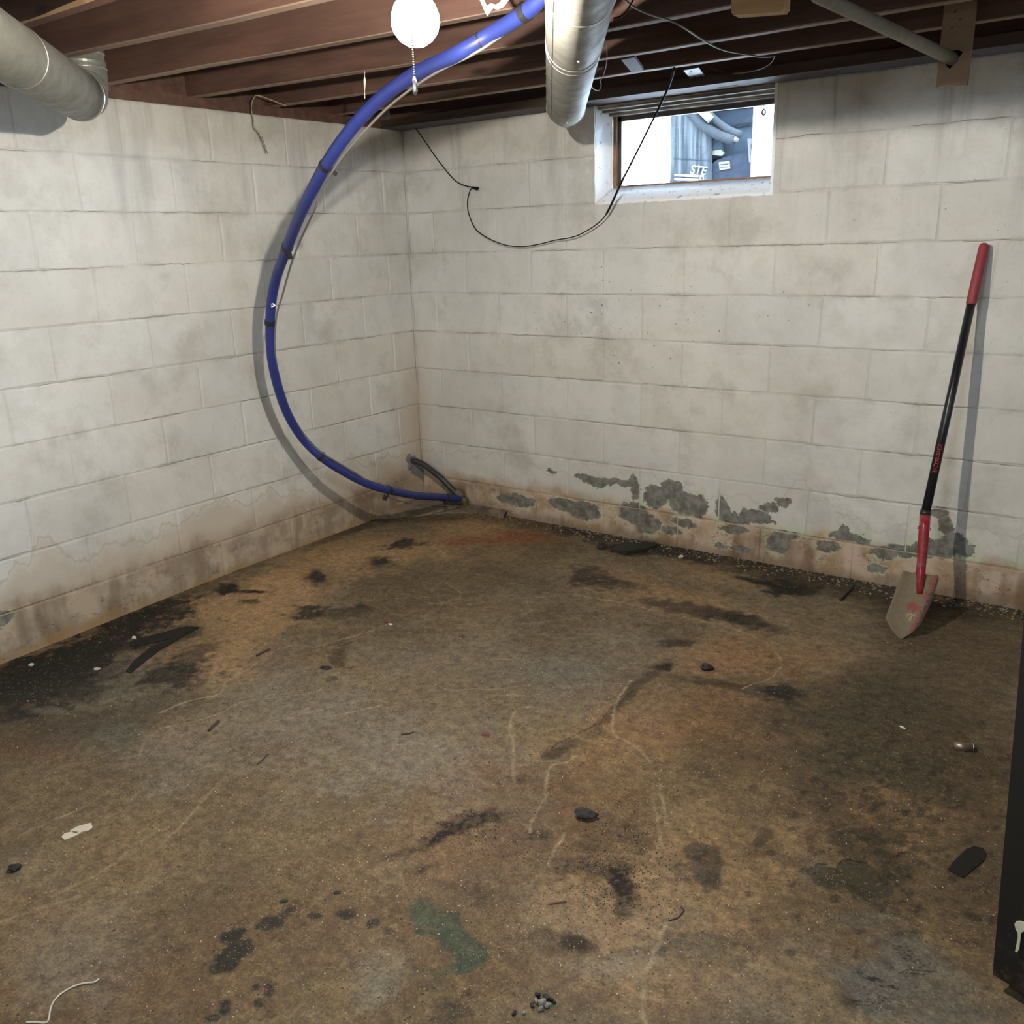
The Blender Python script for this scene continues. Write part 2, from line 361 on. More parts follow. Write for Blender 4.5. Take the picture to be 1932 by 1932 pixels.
blend(sms(.42, .66, n_a)*.8, greyc); blend(sms(.5, .72, n_b)*.55, tan); blend(sms(.52, .3, n_b)*.45, A(.085, .066, .042))
blend(sms(.56, .74, fbm(X, Y, 2.1, 4, 91))*.22, A(.17, .095, .05))
ROUGH = np.full(len(X), .86); HGT = (n_c-.5)*.0016+(n_b-.5)*.003
def emask(px, py, rx, ry, ang=0, soft=.35, warp=.5, fine=.25):
    c = onF(px, py); t = math.radians(ang)
    a = onF(px+rx*math.cos(t), py+rx*math.sin(t))-c; b = onF(px-ry*math.sin(t), py+ry*math.cos(t))-c
    det = a.x*b.y-a.y*b.x; s = max(a.length, b.length)
    mn = min(a.length, b.length)
    idx = np.where((np.abs(X-c.x) < s*2.4+.02) & (np.abs(Y-c.y) < s*2.4+.02))[0]
    dx = X[idx]-c.x+(wx[idx]*warp*mn*2.2+w2x[idx]*fine*mn*2); dy = Y[idx]-c.y+(wy[idx]*warp*mn*2.2+w2y[idx]*fine*mn*2)
    u = (dx*b.y-dy*b.x)/det; v = (a.x*dy-a.y*dx)/det
    return idx, sms(1+soft, 1-soft, np.sqrt(u*u+v*v))
def stain(col, st, px, py, rx, ry, ang=0, soft=.35, warp=.5, fine=.25, rough=None, grain=0., h=0.):
    idx, m = emask(px, py, rx, ry, ang, soft, warp, fine)
    if grain: m = m*np.clip(1-grain+grain*2.2*sms(.42, .6, n_d[idx]*.5+n_c[idx]*.5), 0, 1)
    m = np.clip(m*st, 0, 1)
    C[idx] = C[idx]*(1-m[:, None])+np.asarray(col)*m[:, None]
    if rough is not None: ROUGH[idx] = ROUGH[idx]*(1-m)+rough*m
    if h: HGT[idx] += h*m
MOLD, DAMP, WET, RUST, SAND = (.012, .012, .010), (.055, .045, .031), (.027, .024, .017), (.19, .092, .045), (.36, .245, .145)
CEM, BLUE, GRN, DUST, DK = (.20, .182, .155), (.12, .13, .135), (.062, .080, .058), (.34, .295, .23), (.035, .026, .018)
# sandy bands by the walls
for a in ((480,1120,150,40,-20),(620,1060,120,40,-20),(750,1040,120,28,-8),(900,1000,90,18,5),(420,1230,110,45,-25),(530,1130,90,50,-15)): stain(SAND, .68, *a, soft=.6)
for a in ((1200,1110,130,35,15),(1330,1150,120,30,14),(1480,1235,150,35,5),(1350,1085,90,20,12),(1180,1370,130,60,-10),(1330,1235,90,30,5)): stain(SAND, .38, *a, soft=.7)
for a in ((1420,1240,120,40,0),(1190,1340,80,80,0),(880,1480,90,35,-20),(1330,1330,70,50,0),(860,1590,130,60,0),(1050,1480,120,70,0),(60,1410,60,25,0),(330,1390,70,30,0),(950,1018,70,14,0)): stain(RUST, .33, *a, soft=.8, warp=.9)
for a in ((960,1012,42,12,-8),(1010,1014,36,10,0),(870,1022,60,6,-3)): stain((.21, .075, .035), .6, *a, soft=.5)
# bluish / greyish cement areas
for a in ((900,1250,180,60,5),(1080,1290,130,50,10),(700,1420,150,90,0),(850,1400,160,90,0),(560,1330,120,60,0),(330,1420,80,50,-20),(1180,1220,90,30,10),(230,1290,70,30,-20)): stain(CEM, .55, *a, soft=.8, warp=.9)
for a in ((150,1780,100,90,-30),(110,1840,80,70,0)): stain(CEM, .35, *a, soft=.8)
stain(BLUE, .35, 1080, 1275, 120, 40, 5, soft=.8)
# large darker areas, mostly right-hand side
for a in ((1650,1420,200,130,0),(1780,1300,200,90,0),(1640,1500,120,130,10),(1800,1180,160,50,10),(1560,1330,140,60,0),(1850,1480,120,160,0),(1890,1700,90,160,0)): stain((.070, .055, .036), .62, *a, soft=.8, warp=1.)
for a in ((1600,1400,90,60,20),(1660,1330,100,50,0),(1700,1460,70,60,0)): stain((.060, .060, .043), .5, *a, soft=.8, warp=1.2)
for a in ((1590,1110,200,22,12),(1380,1060,190,16,12),(1760,1140,120,25,8),(1180,1020,120,10,10),(1100,1000,90,12,8)): stain((.04, .030, .02), .75, *a, soft=.6, warp=.9)
for a in ((700,985,60,10,-15),(800,978,90,9,0),(640,1010,60,6,-22)): stain((.05, .04, .028), .6, *a, soft=.5)  # shadow along the corner fillet's front edge, painted into the floor colour
for a in ((1180,1850,180,60,0),(1300,1760,150,80,0),(1400,1640,150,120,0),(1230,1620,150,120,0),(1130,1700,120,90,0),(1720,1560,90,60,0),(1690,1520,70,40,0)): stain(SAND, .28, *a, soft=.8, warp=1., grain=.5)
# black mould
for a, s in (((430,1112,27,9,3),.95),((478,1116,26,3.5,3),.9),((472,1136,24,6,0),.7),((599,1090,16,14,0),.95),((600,1090,34,24,0),.3),((757,1026,40,10,-4),.92),((716,1060,18,8,0),.75),((715,1062,34,12,0),.4),
     ((588,1158,36,13,4),.8),((652,1160,34,16,-10),.5),((675,1143,14,6,-20),.6),((1110,1088,50,18,12),.6),((1150,1102,60,14,10),.45),((1190,1040,50,8,5),.75),((1195,1033,60,8,4),.7),
     ((1480,1108,62,15,10),.95),((1430,1097,50,4,10),.8),((1400,1172,72,14,10),.75),((1310,1152,110,12,10),.6),((1475,1310,32,18,10),.85),((1250,1258,22,8,0),.85),((1272,1213,36,8,0),.7),
     ((1210,1290,70,12,-42),.45),((1150,1350,60,10,-45),.35),((1060,1415,40,9,-35),.4),((1330,1285,80,7,10),.45),((1400,1300,90,8,8),.4),((1300,1052,60,6,12),.6),
     ((215,1205,150,38,-27),.9),((80,1265,120,36,-14),.93),((150,1240,140,34,-20),.9),((310,1150,50,18,-10),.8),((60,1310,120,34,-8),.7),((180,1275,80,26,-18),.6),((340,1275,66,28,-8),.80),((375,1232,45,15,-20),.55),((300,1300,110,28,0),.35),((330,1200,60,14,-25),.6),((20,1330,90,30,0),.5)):
    stain(MOLD, min(1., s*1.2), *a, soft=.38, warp=.7, fine=.7, grain=.12, rough=.7, h=.0006)
for a in ((60,1390,130,35,-5),(270,1345,150,22,-8),(180,1370,110,30,0)): stain(DAMP, .5, *a, soft=.8, warp=1.)
# brown-black ruts and dark grit
for a, s in (((880,1555,60,16,-14),.8),((830,1578,60,10,-14),.7),((770,1605,60,9,-20),.45),((900,1545,30,12,0),.75),((1175,1645,30,16,0),.55),((1150,1600,50,55,0),.42),((1180,1680,26,36,10),.72),((1150,1650,40,12,20),.65),((1080,1640,50,26,10),.5),
     ((1170,1700,20,30,0),.6),((1090,1780,36,12,10),.55),((1060,1780,70,20,12),.35),((905,1690,40,22,10),.4),((790,1640,24,9,-8),.5),((1040,1422,26,8,-20),.5),((985,1470,24,8,0),.4),((1010,1575,24,10,0),.5)):
    stain((.020, .015, .011), min(1, s*1.4), *a, soft=.55, warp=1., fine=.9, grain=.5)
# wet / oily spots with crisp edges
for a, s in (((430,1812,40,30,-35),.95),((440,1765,26,14,0),.9),((400,1832,18,10,-20),.85),((508,1742,28,14,-25),.8),((540,1722,22,8,-30),.75),((597,1728,14,7,0),.8),((655,1725,15,9,0),.8),((704,1746,13,9,-20),.9),((733,1756,10,7,0),.6),
     ((428,1905,15,17,25),.95),((400,1925,20,7,-10),.9),((484,1865,9,6,-30),.85),((507,1870,12,8,-45),.85),((489,1892,9,8,0),.8),((385,1802,6,3,0),.7),((642,1241,20,17,-30),.55),((647,1213,15,5,-10),.45),((645,1198,10,4,0),.35),((624,1282,11,6,0),.45),((615,1260,10,4,0),.9),
     ((1325,1640,38,40,10),.62),((1310,1605,20,16,0),.6),((1345,1665,18,22,0),.55),((1360,1625,9,9,0),.6),((1440,1580,14,20,0),.5),((1320,1455,24,14,0),.42),((1500,1470,20,20,0),.3),((1600,1600,26,34,-40),.55),((1650,1590,40,14,40),.5),((1660,1570,26,18,0),.5),((1690,1640,50,30,0),.4),
     ((1770,1545,22,12,0),.45),((1755,1570,12,7,0),.5),((1830,1590,10,8,0),.5),((1730,1600,16,6,0),.5),((940,1890,0.1,.1,0),0),((860,1905,40,12,0),.45),((840,1925,26,9,0),.5),((1330,1775,90,12,0),.35),((1250,1790,60,8,0),.35)):
    if s: stain(WET, min(1, s*1.1), *a, soft=.14, warp=.8, fine=.7, rough=.5)
# scattered damp drops
rg = random.Random(3)
for i in range(330):
    px, py = rg.gauss(1680, 120), rg.gauss(1560, 130)
    if 1350 < px < 1900 and 1330 < py < 1900: stain(WET, rg.uniform(.3, .62), px, py, rg.uniform(3, 15), rg.uniform(2, 8), rg.uniform(-30, 30), soft=.2, warp=.9, fine=.9)
for i in range(260):
    px, py = rg.uniform(0, 1900), rg.uniform(1100, 1930); stain((.07, .05, .033), rg.uniform(.2, .6), px, py, rg.uniform(2, 9), rg.uniform(1, 4), rg.uniform(-40, 20), soft=.3, warp=.9, fine=.9)
# puddle and blue-grey cement splash, green paint patch
stain((.045, .039, .022), .97, 1630, 1660, 58, 34, 25, soft=.10, warp=.5, rough=.08, h=-.001); stain((.045, .039, .022), .95, 1560, 1655, 36, 20, 40, soft=.12, warp=.6, rough=.08, h=-.001)
stain((.13, .125, .12), .35, 1530, 1640, 40, 22, 20, soft=.6, warp=1.1, grain=.7); stain(DK, .55, 1680, 1690, 60, 26, 30, soft=.6, warp=1.2, grain=.6)
for a, s in (((1640,1850,80,52,0),.72),((1720,1800,70,32,20),.5),((1770,1870,90,50,10),.4),((1640,1735,70,16,0),.35),((1800,1920,90,22,0),.45)): stain((.12, .122, .120), min(1, s*1.25), *a, soft=.4, warp=.7)
stain(MOLD, .6, 1590, 1890, 22, 12, 30, soft=.7, warp=.9)
for a, s in (((815,1745,52,28,22),.85),((862,1778,54,28,22),.85),((885,1800,34,20,-20),.8),((795,1712,24,18,0),.7),((865,1822,28,14,-10),.9),((785,1740,10,20,0),.7),((815,1835,50,8,-5),.35),((820,1862,18,14,-30),.5)):
    stain(GRN, s, *a, soft=.3, warp=.8, fine=.5)
for a in ((1150,1820,60,22,0),(720,1830,50,40,-30),(710,1870,40,30,0)): stain((.24, .25, .22), .35, *a, soft=.8, warp=1.)
stain((.13, .105, .075), .35, 1430, 1780, 120, 26, 0, soft=.8)
stain(GRN, .3, 1320, 1800, 80, 20, 0, soft=.7); stain((.12, .13, .12), .5, 90, 1340, 0.1+30, 8, 0); stain((.13, .15, .13), .4, 225, 1385, 40, 24, -10, soft=.7)
# footprint treads in the splash
for (cx, cy, n, st, an) in ((1700,1800,9,5,62),(1640,1885,8,6,-15),(1645,1850,9,5,45),(1720,1830,6,5,-20)):
    for i in range(n):
        t = math.radians(an); q = (i-n/2)*st*1.5
        for j in range(3): stain(MOLD, .75, cx+q*math.cos(t)*1.1+j*14, cy+q*math.sin(t)*.6+j*3, 3.8, 1.5, 35, soft=.2, warp=.1, fine=.1)
# scratches and drag lines
def scratch(pts, w=.003, st=.5, col=DUST, broken=.5):
    Q = [onF(*p) for p in spline([(a, b, 0) for a, b in pts], 5)] if False else [onF(v.x, v.y) for v in spline([(a, b, 0) for a, b in pts], 5)]
    xs = [q.x for q in Q]; ys = [q.y for q in Q]
    idx = np.where((X > min(xs)-.03) & (X < max(xs)+.03) & (Y > min(ys)-.03) & (Y < max(ys)+.03))[0]
    if not len(idx): return
    px_, py_ = X[idx]+w2x[idx]*.012, Y[idx]+w2y[idx]*.012; dm = np.full(len(idx), 9.)
    for a, b in zip(Q, Q[1:]):
        dx, dy = b.x-a.x, b.y-a.y; L2 = dx*dx+dy*dy+1e-9
        t = np.clip(((px_-a.x)*dx+(py_-a.y)*dy)/L2, 0, 1); dm = np.minimum(dm, np.hypot(px_-a.x-t*dx, py_-a.y-t*dy))
    w *= .75; st *= 1.1; m = sms(w*1.7, w*.3, dm)*st*np.clip(1-broken+broken*2*sms(.35, .6, n_c[idx]), 0, 1.2)
    m = np.clip(m, 0, 1); C[idx] = C[idx]*(1-m[:, None])+np.asarray(col)*m[:, None]
for pts, w, st in (
 ([(1070,1120),(1160,1135),(1250,1155),(1330,1172),(1400,1192),(1445,1215),(1472,1240),(1470,1262),(1450,1280),(1400,1300)],.0035,.8),
 ([(1190,1285),(1165,1320),(1156,1365),(1165,1390),(1200,1410),(1228,1440)],.0045,.75),
 ([(1000,1335),(975,1340),(962,1370),(968,1400),(968,1440),(972,1475)],.004,.7),([(930,1320),(975,1338),(995,1360),(975,1380),(968,1410)],.003,.55),
 ([(1090,1425),(1068,1438),(1035,1450),(1030,1490),(1020,1520),(1005,1545),(1000,1570)],.005,.6),([(980,1430),(1010,1436),(1068,1438)],.003,.5),
 ([(1065,1572),(1045,1605),(1032,1628)],.004,.5),([(1245,1480),(1252,1520),(1256,1560)],.004,.5),([(1262,1740),(1240,1780),(1225,1815),(1212,1860),(1216,1930)],.006,.5),([(1235,1520),(1245,1580),(1240,1600)],.004,.45),
 ([(590,1222),(650,1205),(700,1190),(740,1172)],.0035,.6),([(620,1222),(680,1203),(730,1183)],.003,.4),([(430,1284),(470,1262),(510,1232),(560,1215)],.003,.6),([(300,1345),(360,1322),(412,1310),(428,1285)],.004,.65),([(425,1340),(470,1322),(560,1312),(610,1300)],.0035,.55),
 ([(300,1375),(400,1352),(440,1330)],.003,.5),([(520,1360),(600,1340),(660,1325),(720,1320)],.003,.4),([(620,1352),(680,1340),(720,1330)],.004,.55),([(550,1355),(590,1330),(640,1305)],.003,.4),
 ([(240,1460),(262,1430),(272,1400)],.004,.55),([(40,1575),(120,1540),(180,1510),(230,1470)],.004,.4),([(300,1600),(350,1550),(400,1490),(425,1465)],.004,.4),([(100,1690),(200,1640),(260,1590),(320,1560)],.004,.35),([(0,1740),(60,1720),(150,1690)],.004,.3),
 ([(800,1140),(850,1135),(870,1120),(840,1100)],.003,.45),([(780,1125),(830,1140),(900,1130)],.003,.4),([(870,1000+170),(930,1180),(1000,1175),(1090,1165)],.003,.4),([(960,1120),(990,1130),(1000,1155),(960,1160)],.003,.35),
 ([(820,1290),(850,1302),(890,1300),(940,1300),(1010,1290)],.003,.4),([(1060,1300),(1120,1290),(1200,1292),(1300,1300)],.003,.35),([(1100,1195),(1180,1200),(1260,1215)],.003,.35),([(1130,1310),(1135,1280),(1120,1255)],.003,.35),
 ([(960,1100),(1060,1112),(1090,1120)],.003,.45),([(850,1060),(880,1075),(905,1085)],.003,.35),([(830,1185),(850,1210),(840,1250)],.003,.35),([(1000,1250),(1060,1240),(1120,1255),(1190,1262)],.003,.35),([(750,1180),(790,1172),(840,1165)],.003,.4)):
    scratch(pts, w, st)
r2 = random.Random(9)
for i in range(60):
    a = (r2.uniform(700, 1150), r2.uniform(1090, 1330)); an = r2.uniform(-.6, .5); L = r2.uniform(25, 90)
    scratch([a, (a[0]+L*.5*math.cos(an), a[1]+L*.2*math.sin(an)+r2.uniform(-8, 8)), (a[0]+L*math.cos(an), a[1]+L*.4*math.sin(an))], .002, r2.uniform(.2, .45))
# hand-sized cracks
for pts in ([(1130,1365),(1060,1400),(1040,1415)],[(380,1190),(300,1215),(250,1265)]): scratch(pts, .003, .7, (.03, .025, .02), .3)
Z = Z+HGT*(X < 3.45)*(Y > -3.3)*np.clip(np.minimum(X, -Y)/.05, 0, 1)
me = bpy.data.meshes.new('floor'); nv = len(X); nf = (nx-1)*(ny-1)
me.vertices.add(nv); me.vertices.foreach_set('co', np.stack([X, Y, Z], 1).astype(np.float32).ravel())
ii, jj = np.meshgrid(np.arange(nx-1), np.arange(ny-1)); a0 = (jj*nx+ii).ravel()
quads = np.stack([a0, a0+1, a0+nx+1, a0+nx], 1).astype(np.int32)
me.loops.add(nf*4); me.loops.foreach_set('vertex_index', quads.ravel()); me.polygons.add(nf)
me.polygons.foreach_set('loop_start', np.arange(0, nf*4, 4, dtype=np.int32)); me.polygons.foreach_set('loop_total', np.full(nf, 4, dtype=np.int32))
me.update(calc_edges=True); me.polygons.foreach_set('use_smooth', np.ones(nf, dtype=bool))
C = C*np.array([1.03, .94, .79]); ca = me.attributes.new('stain', 'FLOAT_COLOR', 'POINT'); ca.data.foreach_set('color', np.concatenate([C, ROUGH[:, None]], 1).astype(np.float32).ravel())
g = G('stained_concrete'); at = g.n('ShaderNodeAttribute'); at.attribute_name = 'stain'; p = g.pos()
f1 = g.noise(p, 150, 3, .7); f2 = g.noise(p, 420, 2, .6); f3 = g.noise(p, 38, 4, .65); mid = g.noise(p, 12, 4, .6)
sc = g.math('MULTIPLY', g.mr(f1, .25, .75, .60, 1.40, False), g.mr(f3, .28, .72, .66, 1.34, False)); sc = g.math('MULTIPLY', sc, g.mr(g.noise(g.vm('MULTIPLY', p, (18, 24, 1)), 1., 5, .7), .3, .7, .78, 1.22, False)); sc = g.math('MULTIPLY', sc, g.mr(f2, .3, .7, .8, 1.2, False))
col = g.vm('MULTIPLY', at.outputs['Color'], g.comb(sc, sc, g.math('POWER', sc, .9)))
bl_ = g.mr(g.noise(p, 30, 6, .75), .56, .62); col = g.mix(g.math('MULTIPLY', bl_, g.mr(mid, .4, .6, .1, .6)), col, g.vm('MULTIPLY', col, (.45, .42, .38)))
bl2 = g.mr(g.noise(g.vm('ADD', p, (5, 3, 1)), 55, 5, .75), .58, .64); col = g.mix(g.math('MULTIPLY', bl2, .4), col, (.26, .20, .13))
# pale grains of sand and dark grit
gr = g.math('MULTIPLY', g.math('LESS_THAN', g.voro(p, 210), .22), g.math('GREATER_THAN', g.xyz(g.voro(p, 210, 'Color'))[0], .60))
col = g.mix(g.math('MULTIPLY', gr, g.mr(mid, .40, .60, .08, .75)), col, (.50, .37, .21))
dk = g.math('MULTIPLY', g.math('LESS_THAN', g.voro(p, 75), g.mr(f3, .3, .7, .02, .3)), g.math('GREATER_THAN', g.xyz(g.voro(p, 75, 'Color'))[1], .80))
col = g.mix(g.math('MULTIPLY', dk, .75), col, (.035, .027, .02))
lt = g.math('MULTIPLY', g.math('LESS_THAN', g.voro(p, 48), .09), g.math('GREATER_THAN', g.xyz(g.voro(p, 48, 'Color'))[2], .86))
col = g.mix(g.math('MULTIPLY', lt, .8), col, (.5, .45, .37))
hh = g.math('ADD', g.math('MULTIPLY', f1, .5), g.math('ADD', f3, g.math('MULTIPLY', f2, .25)))
ra = at.outputs['Alpha']; wetm = g.mr(ra, .1, .6)
nd = g.bump(g.math('MULTIPLY', hh, wetm), .6, .003)
g.fin(col, ra, 0., nd, **{'Specular IOR Level': .3}); me.materials.append(g.m)
floor = bpy.data.objects.new('floor', me); COL.objects.link(floor); tag(floor, kind='structure')

# ---------------------------------------------------------------- wood
def wood(name, c1, c2, rough=.75, scale=1., wear=None):
    g = G(name); p = g.obj(); w = g.vm('MULTIPLY', p, (1.2*scale, 22*scale, 22*scale))
    n = g.noise(w, 1., 5, .65); n2 = g.noise(p, 3, 3); n3 = g.noise(g.vm('MULTIPLY', p, (6, 120, 120)), 1., 3)
    c = g.mix(g.mr(n, .3, .7), c1, c2); c = g.mix(g.math('MULTIPLY', g.mr(n2, .45, .7), .4), c, tuple(x*.6 for x in c1))
    c = g.mix(g.math('MULTIPLY', g.rnd(), .25), c, tuple(x*.75 for x in c2))
    kn = g.voro(g.vm('MULTIPLY', p, (1.3, 5, 5)), 1.1); c = g.mix(g.mr(kn, .10, .05, 0., .8), c, tuple(x*.25 for x in c1))
    return g.fin(c, rough, 0., g.bump(g.math('ADD', n, g.math('MULTIPLY', n3, .4)), .4, .002))
M_joist = wood('old_joist_wood', (.075, .038, .027), (.155, .080, .055))
M_dark = wood('dark_subfloor_wood', (.04, .025, .019), (.08, .048, .035))
M_new = wood('yellow_pine', (.50, .31, .14), (.66, .44, .21)); M_board = wood('brown_board_wood', (.28, .18, .11), (.40, .27, .17))
M_jbot = wood('pale_joist_edge', (.20, .130, .09), (.30, .21, .15)); M_pale = wood('pale_wane_wood', (.38, .24, .12), (.5, .34, .18))
M_rust = simple('rusted_steel', (.25, .12, .07), .7, .4, .3); M_screw = simple('screw_steel', (.6, .58, .55), .35, 1.)

# ---------------------------------------------------------------- ceiling: subfloor planks
ceil_ = tag(MB().box((-.2, YMIN-.2, 2.285), (XMAX+.2, .2, 2.31)).build('ceiling', M_dark), kind='structure')
y = YMIN+.0
pm = {}
while y < .2:
    b = min(y+.140, .2); o = MB().box((-.0, 0, 0), (XMAX, b-y-.004, .019), .0008).build('plank', M_dark, ceil_); o.location = (0, y, 2.262+random.uniform(0, .002)); y = b+.001
# sill plates and rim boards
JZ0, JZ1 = 2.07, 2.262
def slab(name, mat, a, b, jit=.0015, bev=0, **kw):
    o = MB().box(a, b, jit).build(name, mat); return o
pl = slab('sill_plate', M_joist, (-.14, YMIN, 2.032), (.004, -.16, JZ0)); tag(pl, 'reddish-brown sill plate lying along the top of the left block wall', 'beam')
pl2 = slab('sill_plate', M_dark, (-.14, -.155, 2.034), (XMAX, .14, JZ0)); tag(pl2, 'dark sill plate along the top of the wall with the window', 'beam')
rb = slab('rim_joist', M_joist, (-.075, YMIN, JZ0), (-.035, -.0, JZ1)); tag(rb, 'rim joist closing off the joist ends above the left wall', 'beam')
rb2 = slab('rim_joist', M_joist, (-.03, -.052, JZ0), (XMAX, -.012, JZ1)); tag(rb2, 'dark rim joist running right above the window wall', 'beam')
# joists: centre lines surveyed from the photograph (far lower edge y at x = 0, 1.3, 2.4, 5.2)
joists = [((-.42), -.385, -.365, -.36, 'nearest parallel joist to the window wall, with a cable stapled under it'),
          (-.83, -.69, -.71, -.75, 'second ceiling joist out from the window wall, with the metal strap end'),
          (-1.235, -1.07, -1.11, -1.13, 'third ceiling joist out from the window wall, crossing over the upper hose end'),
          (-1.645, -1.50, -1.47, -1.50, 'reddish ceiling joist carrying the pine block and the lamp side of the hose'),
          (-2.03, -1.905, -1.88, -1.90, 'warm lit ceiling joist that passes in front of the left duct riser')]
tint = [M_joist]*5
for i, (a, b, c, d, lab) in enumerate(joists):
    m = MB(); xs = np.linspace(-.035, XMAX, 27); n = len(xs)
    yy = np.interp(xs, [0, 1.3, 2.4, XMAX], [a, b, c, d]); yy = np.convolve(np.pad(yy, 3, 'edge'), np.ones(7)/7, 'valid')
    vs = []; rr = random.Random(i)
    for x, q in zip(xs, yy):
        e = rr.uniform(-.0015, .0015); z0 = JZ0 + rr.uniform(-.001, .001)
        vs += [(x, q-.040+e, z0+.003), (x, q-.037, z0), (x, q-.003, z0), (x, q+e, z0+.003), (x, q+e, JZ1), (x, q-.040+e, JZ1)]
    fs = []
    for k in range(n-1):
        for e in range(6): fs.append((k*6+e, k*6+(e+1) % 6, (k+1)*6+(e+1) % 6, (k+1)*6+e))
    fs += [tuple(range(6))[::-1], tuple((n-1)*6+e for e in range(6))]
    o = mesh('ceiling_joist', vs, fs, M_joist); tag(o, lab, 'joist', 'ceiling joists'); o.data.materials.append(M_jbot)
    for pi in range((n-1)*6):
        if pi % 6 in (0, 1, 2): o.data.polygons[pi].material_index = 1  # underside faces take the paler wood colour
# sixth joist: waney lower edge, top left corner of the photo
xs = np.linspace(-.035, XMAX, 60); vs = []; rr = random.Random(5)
for k, x in enumerate(xs):
    q = -2.265; wn = .03+.028*math.sin(x*5.2+.6)*math.exp(-((x-.9)/.8)**2)+.006*math.sin(x*23); wn = max(.006, wn)
    vs += [(x, q-.040, JZ0+wn), (x, q-.040+min(wn, .032)*.7, JZ0+wn*.35), (x, q-.006, JZ0), (x, q, JZ0+.004), (x, q, JZ1), (x, q-.040, JZ1)]
n = len(xs); fs = []; 
for k in range(n-1):
    for e in range(6): fs.append((k*6+e, k*6+(e+1) % 6, (k+1)*6+(e+1) % 6, (k+1)*6+e))
fs += [tuple(range(6))[::-1], tuple((n-1)*6+e for e in range(6))]
o = mesh('ceiling_joist', vs, fs, M_joist); o.data.materials.append(M_pale)
for pi, pl_ in enumerate(o.data.polygons[:]):
    if pi < (n-1)*6 and pi % 6 in (0,): pl_.material_index = 1
tag(o, 'ceiling joist with a pale wavy waney edge above the left duct', 'joist', 'ceiling joists')
for k, yy in enumerate((-2.67, -3.08, -3.49, -3.9, -4.3, -4.7, -5.1)):
    o = slab('ceiling_joist', M_joist, (-.035, yy-.04, JZ0), (XMAX, yy, JZ1)); tag(o, ('first', 'second', 'third', 'fourth', 'fifth', 'sixth', 'seventh')[k]+' ceiling joist beyond the waney one, out of the photo overhead', 'joist', 'ceiling joists')

# ---------------------------------------------------------------- ducts
def galv(name, tintc=(.52, .51, .47)):
    g = G(name); p = g.pos(); v = g.xyz(g.voro(p, 85, 'Color'))[0]; n = g.noise(p, 14, 4, .65); n2 = g.noise(p, 90, 3)
    c = g.mix(v, tuple(x*.80 for x in tintc), tintc); c = g.mix(g.math('MULTIPLY', g.mr(n, .4, .7), .45), c, tuple(x*.6 for x in tintc))
    c = g.mix(g.math('MULTIPLY', g.mr(n2, .6, .75), .4), c, (.16, .15, .13))
    return g.fin(c, g.mr(n, .3, .7, .42, .66), .5, g.bump(g.math('ADD', n, g.math('MULTIPLY', n2, .3)), .15, .002))
M_galv = galv('galvanised_steel', (.31, .30, .26)); M_galv2 = galv('dusty_galvanised_steel', (.22, .22, .185)); M_seam = simple('bright_seam_steel', (.6, .58, .54), .35, .9)
M_seamd = simple('dark_seam_gap', (.05, .05, .045), .6)
def duct(name, near_, end, z, r, R, riser_top, lab, bands, mat):
    a = Vector((near_[0], near_[1], z)); e = Vector((end[0], end[1], z)); d = (e-a).normalized(); L = (e-a).length
    root = empty(name, a); tag(root, lab, 'duct', 'round air ducts')
    N = 40
    MB().tube([a+d*(L*k/12) for k in range(13)], r, N).build('pipe_run', mat, root, True)
    # elbow from four gores
    pts = []; rr_ = []
    for k in range(4):
        for s_ in (0, 1):
            t = math.radians(22.5*k+ (0 if s_ == 0 else 22.5)) if False else math.radians(k*30)
        pts.append(e+d*(R*math.sin(t))+Vector((0, 0, R-R*math.cos(t)))); rr_.append(r*1.012)
    MB().tube([e-d*.02]+pts+[pts[-1]+Vector((0, 0, .02))], r*1.015, N).build('elbow', mat, root, False)
    top = pts[-1]; MB().tube([top, Vector((top.x, top.y, riser_top))], r*.985, N).build('riser', mat, root, True)
    def ring(c, t, rad, w, m, nm='seam_ring'):
        t = t.normalized(); MB().tube([c-t*w, c-t*w*.5, c+t*w*.5, c+t*w], [rad, rad+w*.7, rad+w*.7, rad], N).build(nm, m, root, True)
    for b in bands: ring(a+d*(L*b), d, r+.0002, .0022, M_seam)
    for k in range(4):
        t = math.radians(k*30); ring(pts[k], d*math.cos(t)+Vector((0, 0, math.sin(t))), r*1.018, .0018, M_seam if k in (0, 3) else mat)
    ring(top+Vector((0, 0, .045)), Vector((0, 0, 1)), r, .0022, M_seam)
    # lap seam along the run
    side = d.cross(Vector((0, 0, 1))).normalized(); w = (side*-.78-Vector((0, 0, .62))).normalized()*(r+.0006)
    MB().tube([a+w, e+w], .0016, 5).build('lap_seam', mat, root)
    return root, a, e, d
dr = Vector((2.256-1.399, -1.93+.631, 0)).normalized()
e2 = Vector((1.365, -.582, 0)); n2_ = Vector((2.256, -1.935, 0))+dr*2.0
duct2, a2, E2, d2 = duct('air_duct', n2_, e2, 1.956, .0735, .085, 2.262, 'round galvanised air duct hanging in the middle of the photo, ending left of the window', (.53, .67, .685), M_galv)
dr1 = Vector((.954-.477, -2.492+2.048, 0)).normalized(); e1 = Vector((.42, -1.99, 0))
duct1, a1, E1, d1 = duct('air_duct', e1+dr1*2.6, e1, 1.960, .0755, .09, 2.262, 'round galvanised air duct in the top left corner, turning up by the left wall', (.76,), M_galv2)
for c, a_, d_, r_ in ((duct2, a2, d2, .0735), (duct1, a1, d1, .0755)):
    pass
